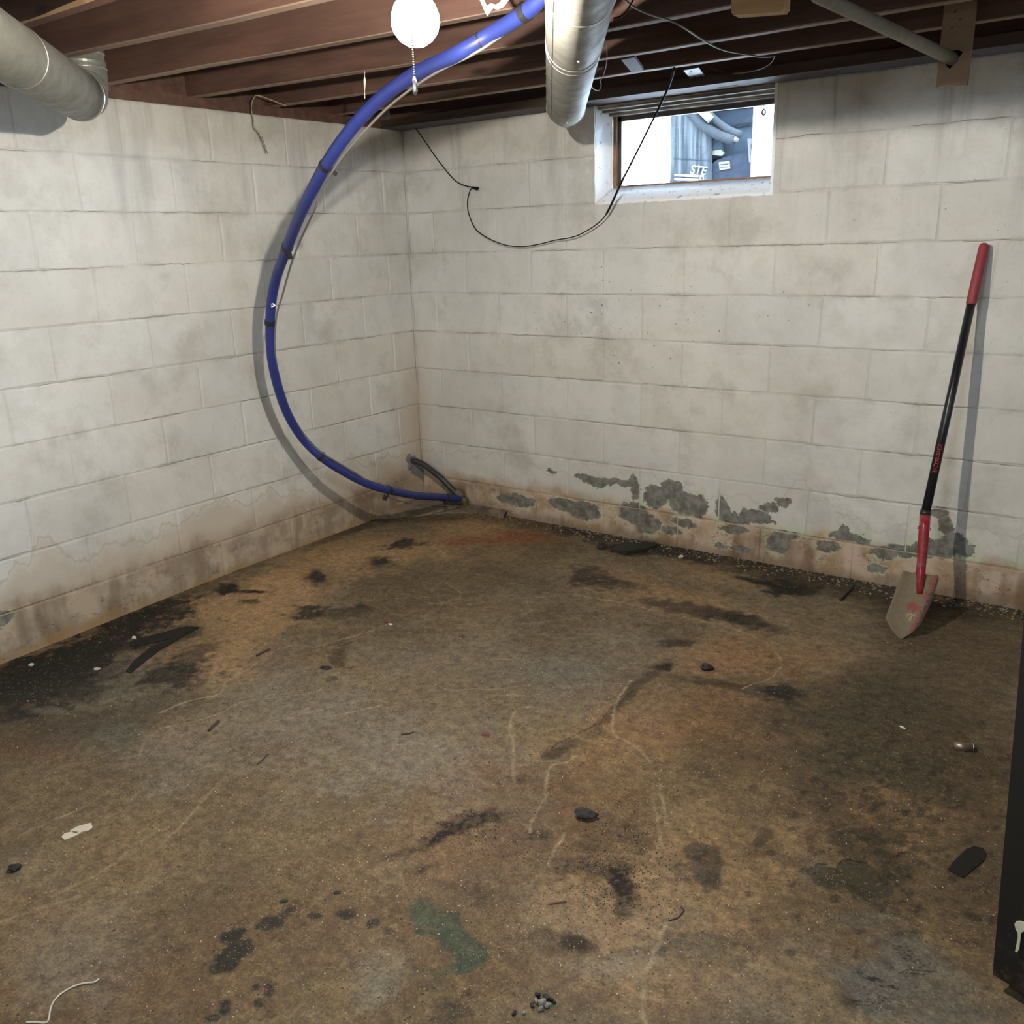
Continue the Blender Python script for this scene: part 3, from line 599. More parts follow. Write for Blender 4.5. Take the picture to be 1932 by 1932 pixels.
# small screws on the middle duct
for px, py in ((1091, 116), (1070, 232), (1064, 241)):
    q = near(px, py, onZ(px, py, 1.88)); t = None
    # walk along the ray to the duct skin
    d_ = ray(px, py).normalized(); best = None
    for k in range(400):
        qq = CAM+d_*(1.2+k*.008); ax = a2+d2*((qq-a2).dot(d2)); 
        if (qq-ax).length < .0755: best = qq; break
    if best is not None:
        rk = bmesh.new(); bmesh.ops.create_uvsphere(rk, u_segments=8, v_segments=6, radius=.004); mm = bpy.data.meshes.new('screw'); rk.to_mesh(mm); rk.free(); mm.materials.append(M_screw)
        so = bpy.data.objects.new('screw', mm); COL.objects.link(so); so.parent = duct2; so.matrix_parent_inverse = duct2.matrix_basis.inverted(); so.location = best

# ---------------------------------------------------------------- lamp
BC = Vector((2.10, -2.28, 1.889))
lamp = empty('ceiling_lamp', (BC.x, BC.y, 2.07)); tag(lamp, 'bare glowing bulb in a ceiling lampholder with a pull chain', 'lamp')
M_white = simple('white_porcelain', (.8, .79, .76), .3); M_box = simple('junction_box_steel', (.4, .4, .38), .5, .8)
MB().box((BC.x-.03, BC.y-.30, 2.062), (BC.x+.03, BC.y+.20, 2.0695)).build('mounting_bar', M_box, lamp)
MB().tube([(BC.x, BC.y, 2.062), (BC.x, BC.y, 2.038)], .052, 8).build('junction_box', M_box, lamp)
MB().tube([(BC.x, BC.y, z+.036) for z in (2.003, 1.997, 1.985, 1.97, 1.945, 1.93)], [.057, .057, .05, .034, .028, .024], 24).build('lampholder', M_white, lamp, True)
MB().tube([(BC.x, BC.y, 1.968), (BC.x, BC.y, 1.940)], [.0135, .0135], 16).build('bulb_base', M_screw, lamp, True)
ge = G('lit_bulb'); em = ge.n('ShaderNodeEmission'); em.inputs[0].default_value = (*BULB_COLOR, 1); em.inputs[1].default_value = BULB_STRENGTH; ge.t.links.new(em.outputs[0], ge.out.inputs[0])
gb = G('glowing_bulb_glass'); em2 = gb.n('ShaderNodeEmission'); em2.inputs[0].default_value = (*BULB_COLOR, 1); em2.inputs[1].default_value = 12.
tr2 = gb.n('ShaderNodeBsdfTransparent'); ad2 = gb.n('ShaderNodeAddShader'); gb.t.links.new(em2.outputs[0], ad2.inputs[0]); gb.t.links.new(tr2.outputs[0], ad2.inputs[1]); gb.t.links.new(ad2.outputs[0], gb.out.inputs[0])
MB().tube([(BC.x, BC.y, BC.z+z) for z in (-.009, -.006, .0, .008, .016, .020)], [.003, .0085, .011, .011, .007, .002], 14).build('light_source', ge.m, lamp, True)
MB().tube([(BC.x, BC.y, 1.950), (BC.x, BC.y, BC.z+.02)], .004, 8).build('light_stem', M_white, lamp, True)
prof = [(1.903, .014), (1.893, .017), (1.884, .028), (1.870, .039), (1.853, .0455), (1.838, .0465), (1.822, .042), (1.808, .031), (1.799, .016), (1.797, .002)]
MB().tube([(BC.x, BC.y, z+.038) for z, r in prof], [r for z, r in prof], 28).build('bulb', gb.m, lamp, True)
_c = near(780, 120, BC+(CAM-BC).normalized()*.052); cx_, cy_ = _c.x, _c.y
ch = [Vector((cx_, cy_, z)) for z in np.arange(2.0, 1.775, -.0042)]
m = MB()
for c in ch:
    b = bmesh.new(); bmesh.ops.create_icosphere(b, subdivisions=1, radius=.0019); m.add([v.co+c for v in b.verts], [tuple(v.index for v in f.verts) for f in b.faces]); b.free()
tag(m.build('pull_chain', M_seam, lamp, True), kind='stuff')
MB().tube([(cx_, cy_, 1.778), (cx_, cy_, 1.768), (cx_, cy_, 1.752), (cx_, cy_, 1.746)], [.002, .0045, .0045, .002], 10).build('chain_pull_bell', M_seam, lamp, True)

# ---------------------------------------------------------------- blue hose, cable, ties, outlet pipe
M_hose = (lambda g: g.fin(g.mix(g.noise(g.pos(), 30, 4), (.018, .028, .15), (.030, .046, .21)), .42, 0., g.bump(g.noise(g.pos(), 120, 2), .05, .001)))(G('blue_poly_hose'))
M_black = simple('black_rubber', (.018, .018, .018), .5); M_cable = simple('grey_cable', (.17, .158, .135), .6); M_blackpipe = simple('dusty_black_pipe', (.035, .037, .035), .45, var=.4, scale=25)
M_wblack = simple('black_wire', (.008, .008, .009), .7); M_wblack.node_tree.nodes['Principled BSDF'].inputs['Specular IOR Level'].default_value = .15
hose_px = [((870, 942), (.297, -.045, .095)), ((830, 938), None), ((787, 935), (.326, -.419, .226)), ((739, 926), (.344, -.622, .304)), ((694, 913), (.339, -.777, .376)), ((649, 890), (.307, -.893, .458)), ((610, 865), (.280, -.988, .539)),
 ((575, 832), (.245, -1.053, .63)), ((546, 788), (.250, -1.133, .752)), ((527, 739), (.275, -1.199, .881)), ((514, 685), (.311, -1.241, 1.01)), ((510, 637), (.340, -1.265, 1.12)), ((511, 579), (.385, -1.285, 1.245)),
 ((521, 524), (.47, -1.32, 1.361)), ((537, 479), (.60, -1.38, 1.452)), ((559, 422), (.78, -1.46, 1.554)), ((578, 380), (.92, -1.52, 1.621)), ((620, 303), (1.10, -1.56, 1.73)), ((672, 232), (1.24, -1.58, 1.82)), ((725, 180), (1.36, -1.60, 1.885)), ((790, 136), (1.52, -1.64, 1.935)),
 ((860, 103), (1.70, -1.70, 1.965)), ((930, 62), (1.83, -1.66, 2.005)), ((985, 28), (1.93, -1.69, 2.03))]
Q = []
for (pp, q) in hose_px:
    if q is None: q = (.31, -.22, .158)
    Q.append(near(pp[0], pp[1], Vector(q)))
_d = (Q[-1]-Q[-2]).normalized(); Q += [Q[-1]+_d*.07+Vector((0, 0, .012)), Q[-1]+_d*.11+Vector((0, 0, .06)), Q[-1]+_d*.12+Vector((0, 0, .15)), Q[-1]+_d*.12+Vector((0, 0, .225))]
Q = spline(Q, 8)
hose = empty('water_hose', Q[0]); tag(hose, 'thick blue hose bowing down the corner from the joists to the floor', 'hose')
MB().tube(Q, .0200, 20).build('hose_tube', M_hose, hose, True)
def hose_near(px, py):
    best = None
    for q in Q:
        v = q-CAM; w = v.dot(fw); ax = 966+FPX*v.dot(RT)/w; ay = 966-FPX*v.dot(UP)/w; d = (ax-px)**2+(ay-py)**2
        if best is None or d < best[0]: best = (d, q)
    return best[1]
cab_px = [(868,957),(830,953),(780,949),(740,940),(700,912),(672,893),(650,880),(630,868),(610,856),(585,835),(560,800),(540,765),(528,725),(521,690),(518,655),(519,625),(523,590),(532,560),(543,520),(553,488),(566,455),(582,420),(595,392),(606,358),(626,325),(650,290),(690,245),(735,200),(790,158),(840,128),(890,104),(940,72),(985,36),(1003,24),(1016,10)]
cq = []
for a, b in cab_px: q = hose_near(a, b); q = near(a, b, q); cq.append(q-(q-CAM).normalized()*.012)
MB().tube(spline(cq, 5), .0038, 8).build('strapped_cable', M_cable, hose, True)
def tie(px, py, w=.012, tail=None):
    w *= 1.4
    q = hose_near(px, py); i = min(range(len(Q)), key=lambda k: (Q[k]-q).length); t = (Q[min(i+1, len(Q)-1)]-Q[max(i-1, 0)]).normalized()
    band = MB().tube([q-t*w/2, q+t*w/2], .0222, 18).build('tape_band', M_black, hose)
    if tail:
        e = near(tail[0], tail[1], q); s = px_size(q)*5; pr = (e-q); sd = pr.cross(q-CAM).normalized()*s; 
        st = q-(q-CAM).normalized()*.021
        MB().prism([st-sd, st+sd, e+sd*.8, e-sd*.8], (q-CAM).normalized()*.0015).build('tape_tail', M_black, band)
for a in ((622, 314, .010, (636, 330)), (543, 467, .013, (549, 489)), (511, 607, .014, None), (607, 858, .010, (614, 856)), (733, 924, .014, (725, 944)), (840, 941, .008, (840, 957)), (911, 82, .004, None), (992, 25, .013, (1000, 32)), (524, 570, .0, None)):
    if a[2]: tie(*a)
q = hose_near(515, 573); st = q-(q-CAM).normalized()*.0215
tri = [near(x, y_, st) for x, y_ in ((510, 566), (521, 577), (512, 580))]
MB().prism(tri, (CAM-q).normalized()*.001).build('white_mark', M_white, hose)
tri = [near(x, y_, st-(q-CAM).normalized()*.001) for x, y_ in ((511, 570), (517, 577), (512, 577))]
MB().prism(tri, (CAM-q).normalized()*.0008).build('dark_mark', M_black, hose)
# outlet pipe: from hole in left wall to the hose fitting
pp = empty('outlet_pipe', (.0, -.085, .30)); tag(pp, 'short black pipe arching from the hole in the left wall to the hose end', 'pipe')
PE = Q[0]+Vector((.004, .0, .012))
pq = spline([Vector((-.03, -.10, .30)), onX(780, 869, .02), near(800, 877, Vector((.075, -.09, .27))), near(830, 900, Vector((.17, -.08, .215))), near(852, 922, Vector((.24, -.06, .155))), PE], 8)
MB().tube(pq, .0165, 16).build('pipe_body', M_blackpipe, pp, True)
M_brass = simple('tarnished_brass', (.17, .14, .09), .55, .5, .4, 60)
MB().tube([Q[0]+Vector((-.012, -.03, .0)), Q[0]+Vector((.0, .0, .0)), Q[0]+Vector((.012, .012, -.008)), Q[0]+Vector((.02, .02, -.045))], [.023, .026, .026, .018], 12).build('coupling', M_brass, pp)
clp = MB().tube([PE+Vector((-.03, -.004, .03)), PE+Vector((.004, .002, .004))], .0215, 10).build('hose_clamp', M_brass, pp)
b_ = Q[0]+Vector((.02, -.005, .02)); MB().tube([b_, b_+Vector((.012, -.004, .012))], .006, 6).build('clamp_screw', M_rust, clp)
M_mort = simple('grey_mortar', (.21, .20, .175), .9, 0, .25, 50, .5, .003)
# mortar collar around the pipe in wall
mv = []; c0 = onX(775, 870, .003)
ring_ = []
for k in range(18):
    t = 2*math.pi*k/18; rr = .045*(1+.25*math.sin(3*t+1)+.15*math.sin(5*t)); ring_.append(Vector((.001, c0.y+rr*math.cos(t)*.8, c0.z+rr*math.sin(t))))
low = [r+Vector((.006, 0, 0)) for r in ring_]
v = ring_+[Vector((.012, c0.y+(r.y-c0.y)*.7, c0.z+(r.z-c0.z)*.7)) for r in ring_]
fsr = [(i, (i+1) % 18, 18+(i+1) % 18, 18+i) for i in range(18)]+[tuple(range(18, 36))]
mc = mesh('mortar_collar', v, fsr, M_mort, wall_left, False)
dv = [onX(x, y_, .004) for x, y_ in ((769,872),(784,874),(800,888),(812,905),(805,912),(796,905),(786,897),(778,893))]
MB().prism(dv, (-.003, 0, 0)).build('mortar_smear', M_mort, wall_left)
# cement fillet in the corner
fl = []; L_, Nn = [(655, 978), (690, 981), (740, 979), (800, 974), (850, 969), (900, 968), (950, 978)], 0
front = [onF(a, b) for a, b in L_]
n = len(front); back = []
for k, q in enumerate(front):
    t = k/(n-1)
    if t < .5: back.append(Vector((.0, min(-.0, q.y*(1-t*2)), .0)))
    else: back.append(Vector((q.x*(t*2-1), .0, .0)))
rows = []
for k in range(n):
    f, b = front[k], back[k]; row = []
    for j, s in enumerate((0, .25, .55, 1)):
        q = f.lerp(b, s); q.z = fz(q.x, q.y)+(0 if j == 0 else .022+.012*s)-.002; row.append(q)
    rows.append(row)
vs = [q for r in rows for q in r]; fs = []
for k in range(n-1):
    for j in range(3): fs.append((k*4+j, (k+1)*4+j, (k+1)*4+j+1, k*4+j+1))
M_fil = (lambda g: g.fin(g.mix(g.mr(g.noise(g.pos(), 12, 4), .35, .65), (.10, .082, .056), (.25, .185, .115)), .9, 0., g.bump(g.noise(g.pos(), 60, 4), .6, .004)))(G('cement_fillet'))
fi = mesh('cement_fillet', vs, fs, M_fil, floor, True)

# ---------------------------------------------------------------- window
M_wpaint = (lambda g: g.fin(g.mix(g.mr(g.noise(g.pos(), 40, 4, .7), .58, .70), (.90, .91, .91), (.25, .24, .21)), .6, 0., g.bump(g.noise(g.pos(), 45, 4), .6, .004)))(G('flaking_white_paint'))
M_sash = simple('dark_sash_wood', (.07, .05, .045), .6); M_brn = wood('bare_brown_wood', (.20, .11, .06), (.33, .19, .11))
M_trim = (lambda g: g.fin(g.mix(g.mr(g.noise(g.vm('MULTIPLY', g.pos(), (4, 60, 60)), 1., 3), .4, .6), (.42, .38, .32), (.13, .11, .09)), .7))(G('grimy_trim'))
win = empty('window_1', (WX0, 0, WZ)); win['kind'] = 'structure'
# sloping reveal wash, left and bottom
def wedge(name, pts, mat, parent): return MB().add(pts, [(0,1,2,3), (4,7,6,5), (0,4,5,1), (1,5,6,2), (2,6,7,3), (3,7,4,0)]).build(name, mat, parent)
bx0 = onY(1148, 340, .10)
nS = 24; vs = []; rr = random.Random(4)
for k in range(nS+1):
    x = WX0+(WX1-WX0)*k/nS
    vs += [(x, -.004+rr.uniform(-.002, .001), WZ-.004+rr.uniform(-.003, .003)), (x, .012, WZ+.012), (x, .05, WZ+.035+rr.uniform(-.001, .001)), (x, .098, WZ+.066), (x, .098, WZ-.01), (x, .004, WZ-.012)]
fs = []
for k in range(nS):
    for e in range(6): fs.append((k*6+e, (k+1)*6+e, (k+1)*6+(e+1) % 6, k*6+(e+1) % 6))
fs += [tuple(range(6)), tuple(nS*6+e for e in range(6))[::-1]]
mesh('sloped_sill', vs, fs, M_wpaint, win, True)
vs = []
for k in range(13):
    z = WZ-.004+(TOP+.004-WZ)*k/12
    vs += [(WX0-.003+rr.uniform(-.002, .002), -.004, z), (WX0+.034+rr.uniform(-.0015, .0015), .098, z), (WX0-.02, .098, z)]
fs = []
for k in range(12):
    for e in range(3): fs.append((k*3+e, k*3+(e+1) % 3, (k+1)*3+(e+1) % 3, (k+1)*3+e))
mesh('splayed_jamb', vs, fs+[(0,2,1),(36,37,38)], M_wpaint, win)
MB().box((WX1-.012, .0, WZ), (WX1+.0, .098, TOP)).build('right_jamb', M_wpaint, win)
# wood buck frame and sash
fx0 = WX0+.036; fz0 = WZ+.062
MB().box((fx0-.002, .098, fz0-.01), (fx0+.016, .14, TOP)).build('jamb_board', M_brn, win)
MB().box((WX1-.03, .105, fz0-.01), (WX1-.001, .14, TOP)).build('jamb_board', M_brn, win)
MB().box((fx0, .099, fz0-.006), (WX1-.002, .135, fz0+.010), .001).build('sill_board', M_brn, win)
hd = [(.006, .040, 2.015, 2.031), (.040, .075, 2.004, 2.018), (.075, .10, 1.992, 2.008)]
for (ya, yb, za, zb) in hd: MB().box((WX0+.01, ya, za), (WX1-.001, yb+.06, zb), .0006).build('head_trim', M_trim, win)
sash = [((fx0+.016, .112, fz0+.008), (fx0+.034, .136, 2.0)), ((fx0+.016, .112, 1.972), (WX1-.002, .136, 1.996))]
for a, b in sash: MB().box(a, b).build('sash_rail', M_sash, win)
# peeling putty/caulk strip at the left jamb
vs = []; cpts = [near(x, y_, onY(x, y_, .1)) for x, y_ in ((1147,216),(1150,232),(1148,250),(1152,262),(1150,280),(1153,300),(1151,320),(1152,345))]
MB().tube(cpts, [.003, .005, .0035, .006, .004, .005, .004, .006], 6).build('peeling_caulk', simple('pale_caulk', (.55, .5, .42), .8), win)
gg = G('window_glass'); mx = gg.n('ShaderNodeMixShader'); tr = gg.n('ShaderNodeBsdfTransparent'); gl = gg.n('ShaderNodeBsdfGlossy'); gl.inputs['Roughness'].default_value = .03
tr.inputs[0].default_value = (.94, .97, 1, 1); fr = gg.n('ShaderNodeFresnel'); fr.inputs[0].default_value = 1.45
gg.t.links.new(fr.outputs[0], mx.inputs[0]); gg.t.links.new(tr.outputs[0], mx.inputs[1]); gg.t.links.new(gl.outputs[0], mx.inputs[2]); gg.t.links.new(mx.outputs[0], gg.out.inputs[0])
MB().box((fx0+.03, .122, fz0+.006), (WX1-.03, .125, 1.975)).build('glass_pane', gg.m, win)
# hook hanging from the head
hk = empty('window_hook', onY(1441, 190, .09)); tag(hk, 'small dark hook eye hanging inside the window at its upper right', 'hook')
h0 = onY(1441, 192, .09)
h1 = onY(1441, 206, .09); MB().tube([h0+Vector((0, 0, .012)), h0, h1], .0022, 6).build('shank', M_sash, hk)
hc = onY(1441, 212, .09); MB().tube([hc+Vector((math.cos(t)*.007, 0, math.sin(t)*.010)) for t in np.linspace(0, 2*math.pi, 14)], .0035, 6).build('eye', M_sash, hk)

# ---------------------------------------------------------------- outside the window
M_grd = simple('wet_gravel', (.35, .36, .36), .9, scale=8)
tag(MB().box((-14, .2, 1.40), (16, 16, 1.56)).box((-14, -16, 1.40), (16, YMIN-.2, 1.56)).box((XMAX+.2, YMIN-.2, 1.40), (16, .2, 1.56)).box((-14, YMIN-.2, 1.40), (-.2, .2, 1.56)).build('ground', M_grd), kind='structure')
M_hw = simple('white_siding_paint', (.86, .87, .88), .6)
hs_ = empty('white_outbuilding', (-3.6, 9, 1.56)); tag(hs_, 'overexposed white building far outside the window with faint blue bands', 'building')
M_bl = simple('pale_blue_band', (.04, .08, .17), .6)
def ob(px0, px1, py0, py1, y, mat, name, par, dy=.2):
    a = onY(px0, py1, y); b = onY(px1, py0, y); return MB().box((a.x, y, min(a.z, b.z)), (b.x, y+dy, max(a.z, b.z))).build(name, mat, par)
wy_ = 9.0; a = onY(1100, 345, wy_); b = onY(1300, 300, wy_)
MB().box((a.x-2, wy_, 1.56), (b.x+2, wy_+2, b.z+.05)).build('wall', M_hw, hs_)
for (x0, x1, y0, y1) in ((1205, 1258, 305, 313), (1166, 1262, 338, 348)):
    ob(x0, x1, y0, y1, wy_-.03, M_bl, 'band', hs_, .03)
wp = MB(); a = onY(1424, 190, .42); b = onY(1418, 345, .42)
wp.box((a.x-.004, .42, 1.56), (a.x+.16, .47, 2.6)); o = wp.build('white_post', M_hw); tag(o, 'bright white board standing just outside the right part of the window', 'post')
# parked vehicle rear, dusty blue-grey
VY = 1.15
M_flap = (lambda g: g.fin(g.mix(g.mr(g.noise(g.vm('MULTIPLY', g.pos(), (70, 70, 3)), 1., 4), .35, .7), (.010, .0117, .0132), (.028, .031, .0325)), .75, 0., g.bump(g.noise(g.pos(), 90, 3), .3, .003)))(G('dusty_rubber_flap'))
M_frame = simple('dusty_chassis_steel', (0.0112, 0.0147, 0.0189), .6, .1, .4, 20, .4, .004); M_tank = simple('dark_blue_tank', (0.0084, 0.0101, 0.0133), .5, 0, .5, 30, .3, .002)
M_pipe = simple('dusty_exhaust_pipe', (0.0119, 0.0133, 0.0147), .5, .3, .35, 25); M_wht = simple('white_print', (0.0770, 0.0770, 0.0770), .6, 0, .05); M_dkst = simple('dark_strap', (.006, .006, .006), .5)
M_lite = simple('light_grey_plate', (0.0308, 0.0308, 0.0308), .6); M_gap = simple('shadow_black', (.006, .006, .007), .8)
veh = empty('parked_truck', onY(1345, 350, VY)); tag(veh, 'underside of a dusty parked truck seen through the window, with a lettered mud flap', 'truck')
VV = lambda x, y_, dy=0.: onY(x, y_, VY+dy)
def plate(name, pts, mat, dy=0, th=.012, par=None): return MB().prism([VV(x, y_, dy) for x, y_ in pts], (0, th, 0)).build(name, mat, par or veh)
for m_ in (M_flap, M_frame, M_tank, M_pipe, M_wht, M_dkst, M_lite, M_gap): m_.node_tree.nodes['Principled BSDF'].inputs['Specular IOR Level'].default_value = 0.; m_.node_tree.nodes['Principled BSDF'].inputs['Metallic'].default_value = 0.
flap = plate('mud_flap', [(1267,180),(1300,178),(1342,180),(1342,250),(1341,362),(1262,366),(1266,300),(1264,252)], M_flap, 0, .014)
plate('flap_seam', [(1270,298),(1341,302),(1341,303.5),(1270,299.5)], M_frame, -.003, .004, flap)
def text3d(name, body, corner, xdir, zdir, size, mat, par, ext=.0015, shear=0.):
    cu = bpy.data.curves.new(name, 'FONT'); cu.body = body; cu.size = size; cu.extrude = ext; cu.shear = shear; cu.offset = size*.012
    o = bpy.data.objects.new(name, cu); COL.objects.link(o); dg = bpy.context.evaluated_depsgraph_get()
    me = bpy.data.meshes.new_from_object(o.evaluated_get(dg)); bpy.data.objects.remove(o)
    me.materials.append(mat); o = bpy.data.objects.new(name, me); COL.objects.link(o)
    xd = Vector(xdir).normalized(); zd = Vector(zdir); zd = (zd-xd*zd.dot(xd)).normalized(); nd_ = xd.cross(zd)
    M = Matrix((xd, zd, nd_)).transposed().to_4x4(); M.translation = corner
    o.parent = par; o.matrix_parent_inverse = par.matrix_basis.inverted(); o.matrix_basis = M; return o
A0 = VV(1301, 327, -.004); A1 = VV(1333, 330, -.004)
text3d('lettering', 'STE', A0, A1-A0, (0, 0, 1), (A1-A0).length*.60, M_wht, flap, shear=.2)
for y0, y1 in ((329, 333.5), (336.5, 341)): plate('stripe', [(1272,y0-1),(1318,y0+.8),(1318,y1+.8),(1272,y1-1)], M_wht, -.004, .003, flap)
plate('star_box', [(1320,330),(1328,330.5),(1328,342),(1320,341.5)], M_wht, -.004, .003, flap)
sc_ = [(1324+(3.2 if k % 2 == 0 else 1.3)*math.sin(math.pi*k/5), 336-(3.8 if k % 2 == 0 else 1.5)*math.cos(math.pi*k/5)) for k in range(10)]
plate('star', sc_, M_frame, -.0065, .002, flap)
# chassis panels
plate('rear_panel', [(1342,183),(1430,176),(1430,240),(1342,250)], M_frame, .10, .02)
plate('cross_member', [(1338,250),(1430,232),(1430,292),(1380,296),(1340,300)], M_frame, .06, .03)
plate('slot', [(1372,236),(1422,229),(1422,233),(1376,240)], M_gap, .04, .01)
plate('panel_rib', [(1342,208),(1430,200),(1430,202),(1342,210)], M_pipe, .09, .01)
plate('bracket', [(1341,250),(1352,252),(1361,272),(1363,286),(1352,291),(1340,288)], M_frame, .02, .02)
plate('bracket_foot', [(1341,285),(1360,282),(1366,289),(1361,294),(1342,292)], simple('mud_on_bracket', (0.0252, 0.0224, 0.0168), .8), .015, .02)
plate('shadow_gap', [(1341,292),(1430,284),(1430,300),(1341,312)], M_gap, .09, .01)
for w, pts, nm in ((9.5, ((1293,198),(1312,222),(1335,243),(1362,257),(1386,264)), 'exhaust_pipe'), (6.5, ((1318,196),(1345,222),(1372,243),(1398,254)), 'tail_pipe')):
    q = [VV(x, y_, -.02) for x, y_ in pts]; r = w*px_size(q[0])
    MB().tube(spline(q, 6), r, 16).build(nm, M_pipe, veh, True)
q = [VV(x, y_, -.05) for x, y_ in ((1318,204),(1330,215),(1341,226))]; MB().tube(spline(q, 4), 7.2*px_size(q[0]), 14).build('heat_wrap', simple('pale_wrap', (0.0350, 0.0350, 0.0336), .8), veh, True)
q = [VV(x, y_, -.02) for x, y_ in ((1372,258),(1392,263))]; MB().tube(q, [8*px_size(q[0]), 5*px_size(q[0])], 14).build('pipe_tip', simple('tan_pipe_end', (0.0252, 0.0224, 0.0154), .7), veh, True)
MB().prism([VV(x, y_, .02) for x, y_ in ((1341,312),(1352,302),(1375,294),(1400,290),(1430,290),(1440,330),(1440,372),(1341,372))], (0, .3, 0)).build('fuel_tank', M_tank, veh)
stk = plate('sticker', [(1356,306),(1376,304),(1377,318),(1358,321)], M_wht, .012, .006)
for k in range(2): plate('sticker_print', [(1359,309.5+k*5.5),(1374,308+k*5.5),(1374,310.5+k*4.6),(1359,312+k*4.6)], M_frame, .009, .002, stk)
vp_ = plate('vent_plate', [(1410,262),(1428,260),(1428,306),(1413,306)], M_lite, -.03, .02)
for k in range(4):
    x = 1417+k*3.2; plate('slit', [(x,272),(x+1.3,272),(x+1.3,291),(x,291)], M_gap, -.034, .005, vp_)
for k in range(2): plate('slit_end', [(1416,274+k*15),(1427,273+k*15),(1427,274.6+k*15),(1416,275.6+k*15)], M_gap, -.0345, .005, vp_)
stp = plate('strap', [(1419,214),(1428,212),(1428,262),(1418,262)], M_dkst, -.05, .01)
for k in range(3): plate('strap_hole', [(1422,222+k*14),(1425,222+k*14),(1425,227+k*14),(1422,227+k*14)], M_pipe, -.053, .004, stp)
plate('label_plate', [(1395,338),(1418,334),(1419,345),(1395,345)], M_wht, .01, .006)
wc = (VV(1268, 300)+VV(1342, 300))/2; tyx = wc.x
MB().tube([(tyx-.13, VY+.42, 1.56+.36), (tyx-.11, VY+.42, 1.92), (tyx+.11, VY+.42, 1.92), (tyx+.13, VY+.42, 1.92)], [.33, .36, .36, .33], 32).build('tyre', M_dkst, veh, True)
plate('body_floor', [(1262,150),(1432,142),(1432,178),(1262,186)], M_frame, -.02, .5)

# ---------------------------------------------------------------- wires and small things overhead
def wire(name, pts, r, mat, lab, cat='wire', smooth=4):
    o = MB().tube(spline(pts, smooth), r, 6).build(name, mat, None, True); tag(o, lab, cat); return o
W3 = lambda lst: [onY(x, y_, yy) for x, y_, yy in lst]
wA = empty('hanging_wire', onY(785, 245, -.03)); tag(wA, 'thin black wire looping across the wall from the corner to under the window', 'wire')
q = W3([(783,240,-.02),(800,264,-.02),(822,296,-.02),(846,327,-.02),(862,343,-.02),(880,351,-.022),(895,353,-.028),(902,354,-.03),(900,358,-.03),(890,355,-.028),(884,368,-.03),(882,382,-.032),(884,402,-.035),(896,430,-.04),(915,446,-.04),(940,458,-.04),(963,464,-.04),(990,465,-.04),(1020,460,-.042),(1048,453,-.045),(1082,447,-.05),(1108,435,-.05),(1132,418,-.055),(1145,402,-.06),(1156,380,-.075),(1172,345,-.11),(1195,300,-.16),(1220,250,-.22),(1245,200,-.28),(1262,162,-.34),(1271,134,-.40),(1272,128,-.40)])
MB().tube(spline(q, 5), [.0026]*(len(spline(q, 5))-41)+[.0047]*41, 6).build('wire_strand', M_wblack, wA, True)
cq_ = onY(898, 355, -.012); MB().tube([cq_+Vector((-.012, 0, .002)), cq_+Vector((0, -.018, .003)), cq_+Vector((.014, 0, -.003))], .0035, 6).build('staple', M_wblack, wA)
Z3 = lambda lst: [onZ(x, y_, z) for x, y_, z in lst]
wire('ceiling_cable', Z3([(1150,-25,2.05),(1185,5,2.055),(1205,18,2.055),(1235,30,2.055),(1262,38,2.06),(1290,52,2.05),(1318,70,2.055),(1345,86,2.06),(1372,96,2.06),(1405,102,2.06),(1435,107,2.06),(1461,106,2.062)]), .0030, M_cable, 'grey cable running diagonally under the joists right of the middle duct')
wire('drooping_cord', [onY(x, y_, yy) for x, y_, yy in ((1462,106,-.34),(1455,118,-.30),(1440,128,-.25),(1420,134,-.2),(1395,138,-.17),(1372,138,-.14),(1350,132,-.12),(1331,125,-.1))], .0020, M_cable, 'thin drooping cord between the joists above the window')
wire('loose_string', [near(x, y_, onZ(x, y_, 2.0)) for x, y_ in ((1143,78),(1145,100),(1144,120),(1139,140),(1133,152),(1134,162),(1129,171),(1120,168),(1114,160))], .0016, simple('pale_string', (.45, .43, .38), .8), 'pale string dangling beside the right edge of the middle duct', 'string')
wire('wire_loop', Z3([(1200,-10,2.04),(1190,8,2.03),(1180,24,2.02),(1168,33,2.02),(1158,34,2.03)]), .0024, M_wblack, 'small wire loop behind the top of the middle duct')
wire('yellowed_wire', [onY(x, y_, -.062) for x, y_ in ((1342,156),(1346,162),(1358,165),(1375,164),(1400,158),(1430,154),(1470,150))], .0018, simple('yellowed_insulation', (.35, .30, .18), .6), 'yellowed wire sagging against the board over the window')
wD = empty('cut_wire', onX(485, 181, .05)); tag(wD, 'cut wire pair bent over a nail at the top of the left wall', 'wire')
M_yw = simple('dirty_yellow_wire', (.36, .33, .2), .5)
MB().tube(spline([onX(x, y_, xx) for x, y_, xx in ((541,200,.13),(515,190,.09),(490,181,.05),(481,182,.04),(476,192,.04),(474,206,.035),(478,225,.03),(479,240,.03),(488,250,.03),(493,262,.03))], 4), .0024, 6).build('jacket', M_yw, wD, True)
for dx in (0, 3): MB().tube(spline([onX(x+dx, y_, .03) for x, y_ in ((491,258),(495,270),(499,281),(502,290))], 3), .0013, 6).build('conductor', M_seamd, wD, True)
MB().tube([onX(484, 182, .0), onX(484, 181, .06)], .002, 6).build('nail', M_rust, wD)
o = MB().tube([near(688, y_, onZ(688, 138, 2.02)) for y_ in (134, 145, 151, 158, 172, 186)], [.001, .0012, .004, .0035, .001, .0018], 6).build('short_string', simple('white_string', (.7, .68, .6), .8)); tag(o, 'short pale string hanging from a joist left of the lamp', 'string')
